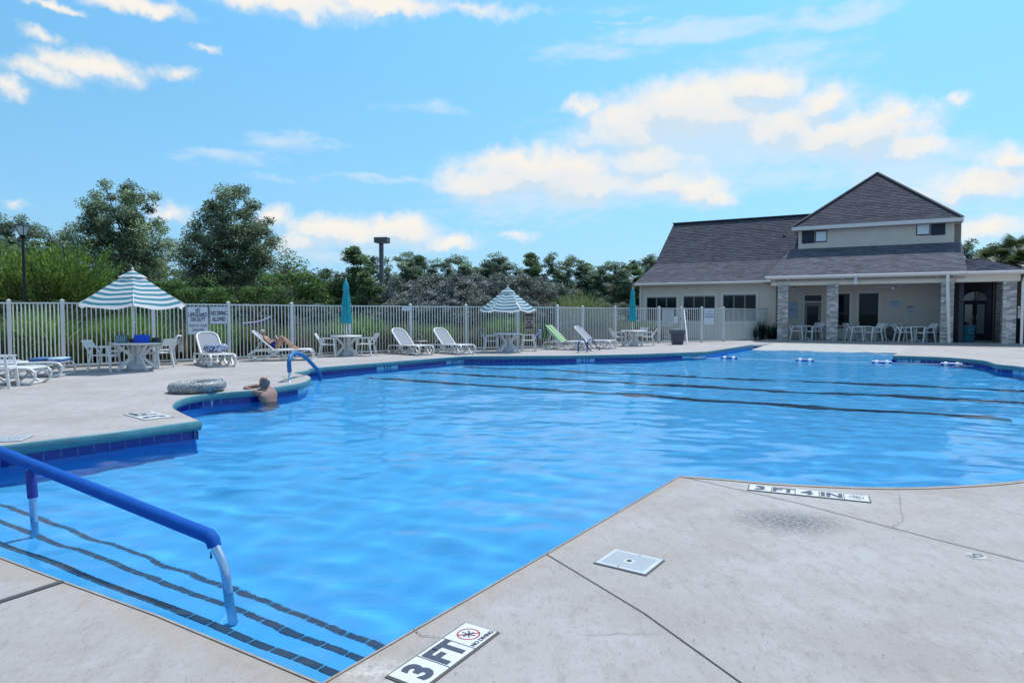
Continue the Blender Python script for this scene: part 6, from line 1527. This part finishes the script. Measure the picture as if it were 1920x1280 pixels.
where = ['left of the first two fence posts, above the flat lounger','just right of the flat lounger towels','against the second fence post from the left','behind the leftmost chair of the left table','behind the striped tote on the left table','behind the pole of the big striped umbrella','behind the black hat on the left table','under the left half of the no diving sign','under the right half of the no diving sign','left of the closed umbrella near the reclining woman','just right of that closed umbrella behind a chair','between the closed umbrella and the parking light','behind the back of the right empty lounger','behind the foot of the right empty lounger','left under the smaller striped umbrella','behind the pole of the smaller striped umbrella','between that pole and the tan notice']
for i, (px, sc) in enumerate(bright): tuft(gA_, px, fence_Y(px)+.75+.2*(i%2), sc, 'bright green grass clump '+where[i])
def mass(name, items):
    V = []; F = []; T_ = []; b = 0
    for me, x, y, sc, rz in items:
        n_ = len(me.vertices); co = np.empty(n_*3); me.vertices.foreach_get('co', co); co = co.reshape(-1,3)*[sc*1.15,sc*1.15,sc]; c, s_ = math.cos(rz), math.sin(rz)
        V.append(np.stack([co[:,0]*c-co[:,1]*s_+x, co[:,0]*s_+co[:,1]*c+y, co[:,2]-.03],1)); lp = np.empty(len(me.loops), np.int32); me.loops.foreach_get('vertex_index', lp); F.append(lp.reshape(-1,4)+b); b += n_
        tc_ = np.empty(len(me.loops)*4, np.float32); me.color_attributes['tone'].data.foreach_get('color', tc_); T_.append(tc_)
    me = np_mesh(name, np.concatenate(V), np.concatenate(F), leaf_m, False); at = me.color_attributes.new('tone','FLOAT_COLOR','CORNER'); at.data.foreach_set('color', np.concatenate(T_))
    o = bpy.data.objects.new(name, me); COL.objects.link(o); tag(o, kind='stuff', label='dull green and straw coloured grasses growing in a mass behind the picket fence', cat='grass')
its = []
for i in range(46):
    px = 5+i*22.5+random.uniform(-6,6); Y = fence_Y(min(px,1040))+.6+random.uniform(0,1.2); its.append(([gB_,gD_,gB_,gD_][i%4], At(px,600,Y).x, Y, random.uniform(.75,1.05), random.uniform(0,6)))
for i in range(14):
    px = 1050+i*14; Y = 30.5+i*.15+random.uniform(0,1); its.append(((gD_ if i%2 else gB_), At(px,600,Y).x, Y, .9, i*1.0))
mass('dull_grass', its)
for (px, Y, sc, lb) in [(1065,29,.92,'tall pampas grass clump left of the fence corner'),(1092,30,1.0,'tallest pampas grass clump above the fence corner'),(1120,31.5,.85,'pampas grass clump right of the fence corner')]: tuft(gC_, px, Y, sc, lb, 'pampas_grass', 'grass', 'pampas grass clumps')
# feathery tall bright shrub at the left
fe = []
for k in range(70):
    a = random.uniform(0, 6.283); rad = random.uniform(0,.5); ln = random.uniform(.9,.12) if False else random.uniform(2.6,3.9); lean_ = random.uniform(.05,.38)
    t = np.linspace(.12, 1, 150); o_ = lean_*ln*t**1.6; base = np.stack([rad*math.cos(a)+o_*math.cos(a), rad*math.sin(a)+o_*math.sin(a), ln*t*(1-.06*lean_)], 1); base += rng.normal(0, .05, base.shape)
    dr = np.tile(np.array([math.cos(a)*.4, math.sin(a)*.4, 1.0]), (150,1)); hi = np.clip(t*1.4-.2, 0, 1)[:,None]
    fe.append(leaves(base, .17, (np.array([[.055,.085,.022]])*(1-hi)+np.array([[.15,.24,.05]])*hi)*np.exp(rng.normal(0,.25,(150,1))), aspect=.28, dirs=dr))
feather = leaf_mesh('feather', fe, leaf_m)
fst = MB()
for k in range(40):
    a = random.uniform(0, 6.283); fst.tube([(.2*math.cos(a),.2*math.sin(a),0),(.45*math.cos(a),.45*math.sin(a),1.3),(.8*math.cos(a),.8*math.sin(a),2.6)], [.018,.013,.006], 4, cap=False)
fst = fst.mesh('feather_stems', M_bark)
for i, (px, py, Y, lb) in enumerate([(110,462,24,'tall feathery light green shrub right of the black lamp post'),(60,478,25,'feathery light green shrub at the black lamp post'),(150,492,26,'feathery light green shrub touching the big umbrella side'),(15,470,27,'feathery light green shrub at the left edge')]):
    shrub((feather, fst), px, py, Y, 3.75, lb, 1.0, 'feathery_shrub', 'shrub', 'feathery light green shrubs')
shrub(bushA, 15,470,36,3.4,'broad green shrub behind the feathery shrubs at the left edge',1.3); shrub(bushA,200,505,32,3.4,'olive green shrub behind the left slope of the big umbrella',1.2)
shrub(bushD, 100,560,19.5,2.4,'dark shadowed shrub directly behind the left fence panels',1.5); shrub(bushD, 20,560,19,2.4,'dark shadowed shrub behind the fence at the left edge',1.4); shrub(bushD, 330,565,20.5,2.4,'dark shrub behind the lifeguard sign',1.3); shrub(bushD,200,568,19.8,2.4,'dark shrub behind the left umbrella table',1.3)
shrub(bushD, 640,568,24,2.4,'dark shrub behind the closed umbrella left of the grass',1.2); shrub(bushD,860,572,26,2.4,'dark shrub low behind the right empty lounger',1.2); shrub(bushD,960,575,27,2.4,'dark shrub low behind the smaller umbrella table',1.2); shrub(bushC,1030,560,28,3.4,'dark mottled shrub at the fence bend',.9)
for (px, py, Y, lb) in [(-60,480,25,'broad green shrub just outside the left edge'),(-190,470,27,'broad green shrub further left past the lounger'),(-330,450,30,'tall green shrub far left past the fence end')]: shrub(bushA, px, py, Y, 3.4, lb, 1.4)
p_ = G(1104,640); shrub(bushD, 1104,582,29.6,2.4,'small dark vine bush climbing the fence at its corner',.55)
# palms at the right and shade plants by the wing
def palm(name, h, label, px, Y, seed, crown_r=1.5):
    global rng; keep_ = rng; rng = np.random.default_rng(seed); rr = random.Random(seed)
    p = At(px, 589, Y); r_ = empty(name, (p.x,Y,0), 0, label, 'palm tree', 'palms behind the entry roof'); MB().tube([(0,0,0),(.05,0,h*.5),(0,.05,h)], [.2,.16,.14], 8).build('trunk', M_bark, r_)
    for k in range(34):
        a = rr.uniform(0,6.283); e = rr.uniform(-.5,1.25); L_ = crown_r*rr.uniform(.8,1.1); d = Vector((math.cos(a)*math.cos(e), math.sin(a)*math.cos(e), math.sin(e))); fr = []
        root_ = Vector((0,0,h)); hubp = root_+d*L_*.45
        side = d.cross(Vector((0,0,1))).normalized(); upv = side.cross(d); vs = []; fs = []; mb = MB(); mb.tube([root_, hubp], [.02,.012], 4, cap=False)
        g = rr.choice([.7,1,1.2]); col = (.055*g,.085*g,.030*g)
        for j in range(19):
            t = (j-9)/9*1.25; dd = (d*math.cos(t)+side*math.sin(t)).normalized(); l_ = L_*.62*(1-.25*abs(t)/1.25); tip = hubp+dd*l_-Vector((0,0,1))*l_*.28; w = upv*.0+(side*math.cos(t)-d*math.sin(t))*.028; mid = hubp+dd*l_*.55
            mb.add([hubp, mid+w, tip, mid-w], [(0,1,2,3)], col)
        mb.build('frond', leaf_m, r_)
    rng = keep_; return r_
palm('palm_tree', 4.0, 'fan palm rising behind the entry roof right of the tower', 1868, 37, 1); palm('palm_tree', 4.35, 'taller fan palm at the right edge above the entry roof', 1908, 36, 2, 1.6); palm('palm_tree', 3.6, 'small fan palm low behind the entry roof edge', 1925, 34, 3, 1.3)
yu = []
def spiky(px, t, sc, label):
    s_ = hs(px, t); c = HO+HU*s_+HW*t; o = bpy.data.objects.new('spiky_plant', yucca); COL.objects.link(o); o.location = (c.x,c.y,0); o.scale = (sc,)*3; o.rotation_euler.z = px; tag(o, label, 'plant', 'dark plants by the clubhouse wing')
yucca = grass_mesh('yucca', 130, 1.0, 1.0, (.02,.05,.035), (.04,.08,.05), 61, .03, .7)
spiky(1428,1.3,1.05,'dark spiky plant at the end of the clubhouse fence'); spiky(1443,.9,.75,'low dark spiky plant left of the first brick column'); spiky(1415,.9,.7,'low dark plant behind the last fence panel'); spiky(1452,1.3,.85,'dark spiky plant against the dark side door')

# ---------------------------------------------------------------- lamps
M_black = mat('black_metal', (.012,.012,.018), .4, .3)
p_ = At(47,589,22.0); lp = empty('street_lamp', (p_.x,22.0,0), 0, 'black post lamp with glass lantern above the left garden shrubs', 'lamp')
zt_ = At(44,420,22).z; zb_ = At(44,441,22).z
MB().tube([(0,0,0),(0,0,.5),(0,0,zb_)], [.075,.05,.042], 10).build('post', M_black, lp)
def lantern(root, z0, z1, r0, r1, m_frame, m_glass):
    mb = MB(); gl = MB()
    gl.add([(math.cos(a)*r0*.92, math.sin(a)*r0*.92, z0) for a in [math.pi/4+k*math.pi/2 for k in range(4)]]+[(math.cos(a)*r1*.92, math.sin(a)*r1*.92, z1) for a in [math.pi/4+k*math.pi/2 for k in range(4)]], [(0,1,5,4),(1,2,6,5),(2,3,7,6),(3,0,4,7)]); gl.build('glass', m_glass, root)
    for k in range(4): a = math.pi/4+k*math.pi/2; MB().bar((math.cos(a)*r0, math.sin(a)*r0, z0),(math.cos(a)*r1, math.sin(a)*r1, z1), .018, .018).build('frame_bar', m_frame, root)
    h = z1-z0; mb.add([(math.cos(a)*r1*1.25, math.sin(a)*r1*1.25, z1) for a in [math.pi/4+k*math.pi/2 for k in range(4)]]+[(math.cos(a)*r1*.25, math.sin(a)*r1*.25, z1+h*.35) for a in [math.pi/4+k*math.pi/2 for k in range(4)]], [(0,1,2,3),(0,4,5,1),(1,5,6,2),(2,6,7,3),(3,7,4,0),(7,6,5,4)])
    mb.build('lantern_roof', m_frame, root); MB().lathe([(.03,z1+h*.33),(.035,z1+h*.42),(.01,z1+h*.55)], 8).build('finial', m_frame, root); MB().lathe([(.05,z0-.10),(r0*.9,z0-.02),(r0*1.05,z0)], 8).build('lantern_base', m_frame, root)
M_frost = mat('frosted_glass', (.60,.66,.70), .3)
lantern(lp, zb_, At(44,424,22).z, .10, .21, M_black, M_frost)
p_ = At(716,589,31); pl_ = empty('parking_light', (p_.x,31,0), -.1, 'grey square parking light pole above the silvery shrubs', 'light pole')
zt_ = At(718,446,31).z; MB().box((-.085,-.085,0),(.085,.085,zt_-.24)).build('pole', mat('grey_pole', (.10,.10,.11), .5, .3), pl_)
MB().box((-.26,-.30,zt_-.24),(.36,.22,zt_-.03)).build('lamp_head', MATS['grey_pole'], pl_); MB().box((-.27,-.31,zt_-.029),(.37,.23,zt_)).build('top_cover', MATS['grey_pole'], pl_); MB().box((-.20,-.25,zt_-.255),(.30,.17,zt_-.2405)).build('lens', M_frost, pl_)
p_ = At(1182.5,589,37.5); l3 = empty('street_lamp', (p_.x,37.5,0), 0, 'small grey lantern at the left corner of the clubhouse roof', 'lamp')
zb_ = At(1182,530,37.5).z; MB().tube([(0,0,0),(0,0,zb_)], .035, 8).build('post', MATS['grey_pole'], l3); lantern(l3, zb_, At(1182,523,37.5).z, .10, .20, MATS['grey_pole'], M_frost)
# leaf litter and small debris on the deck
db = MB(); rd_ = random.Random(5)
for _ in range(45):
    p = G(rd_.uniform(620,1920), rd_.uniform(930,1280)); 
    if inside(np.array([[p.x,p.y]]), offset_poly(outline,.05*OUTS))[0]: continue
    a = rd_.uniform(0,6.28); l_ = rd_.uniform(.003,.007); d = Vector((math.cos(a),math.sin(a),0))*l_; w = Vector((-math.sin(a),math.cos(a),0))*l_*.35
    db.add([p-d+U*.005,p+w+U*.009,p+d+U*.006,p-w+U*.008],[(0,1,2,3)])
db.build('leaf_debris', mat('dry_leaf', (.10,.075,.05), .9), deck)['kind'] = 'stuff'
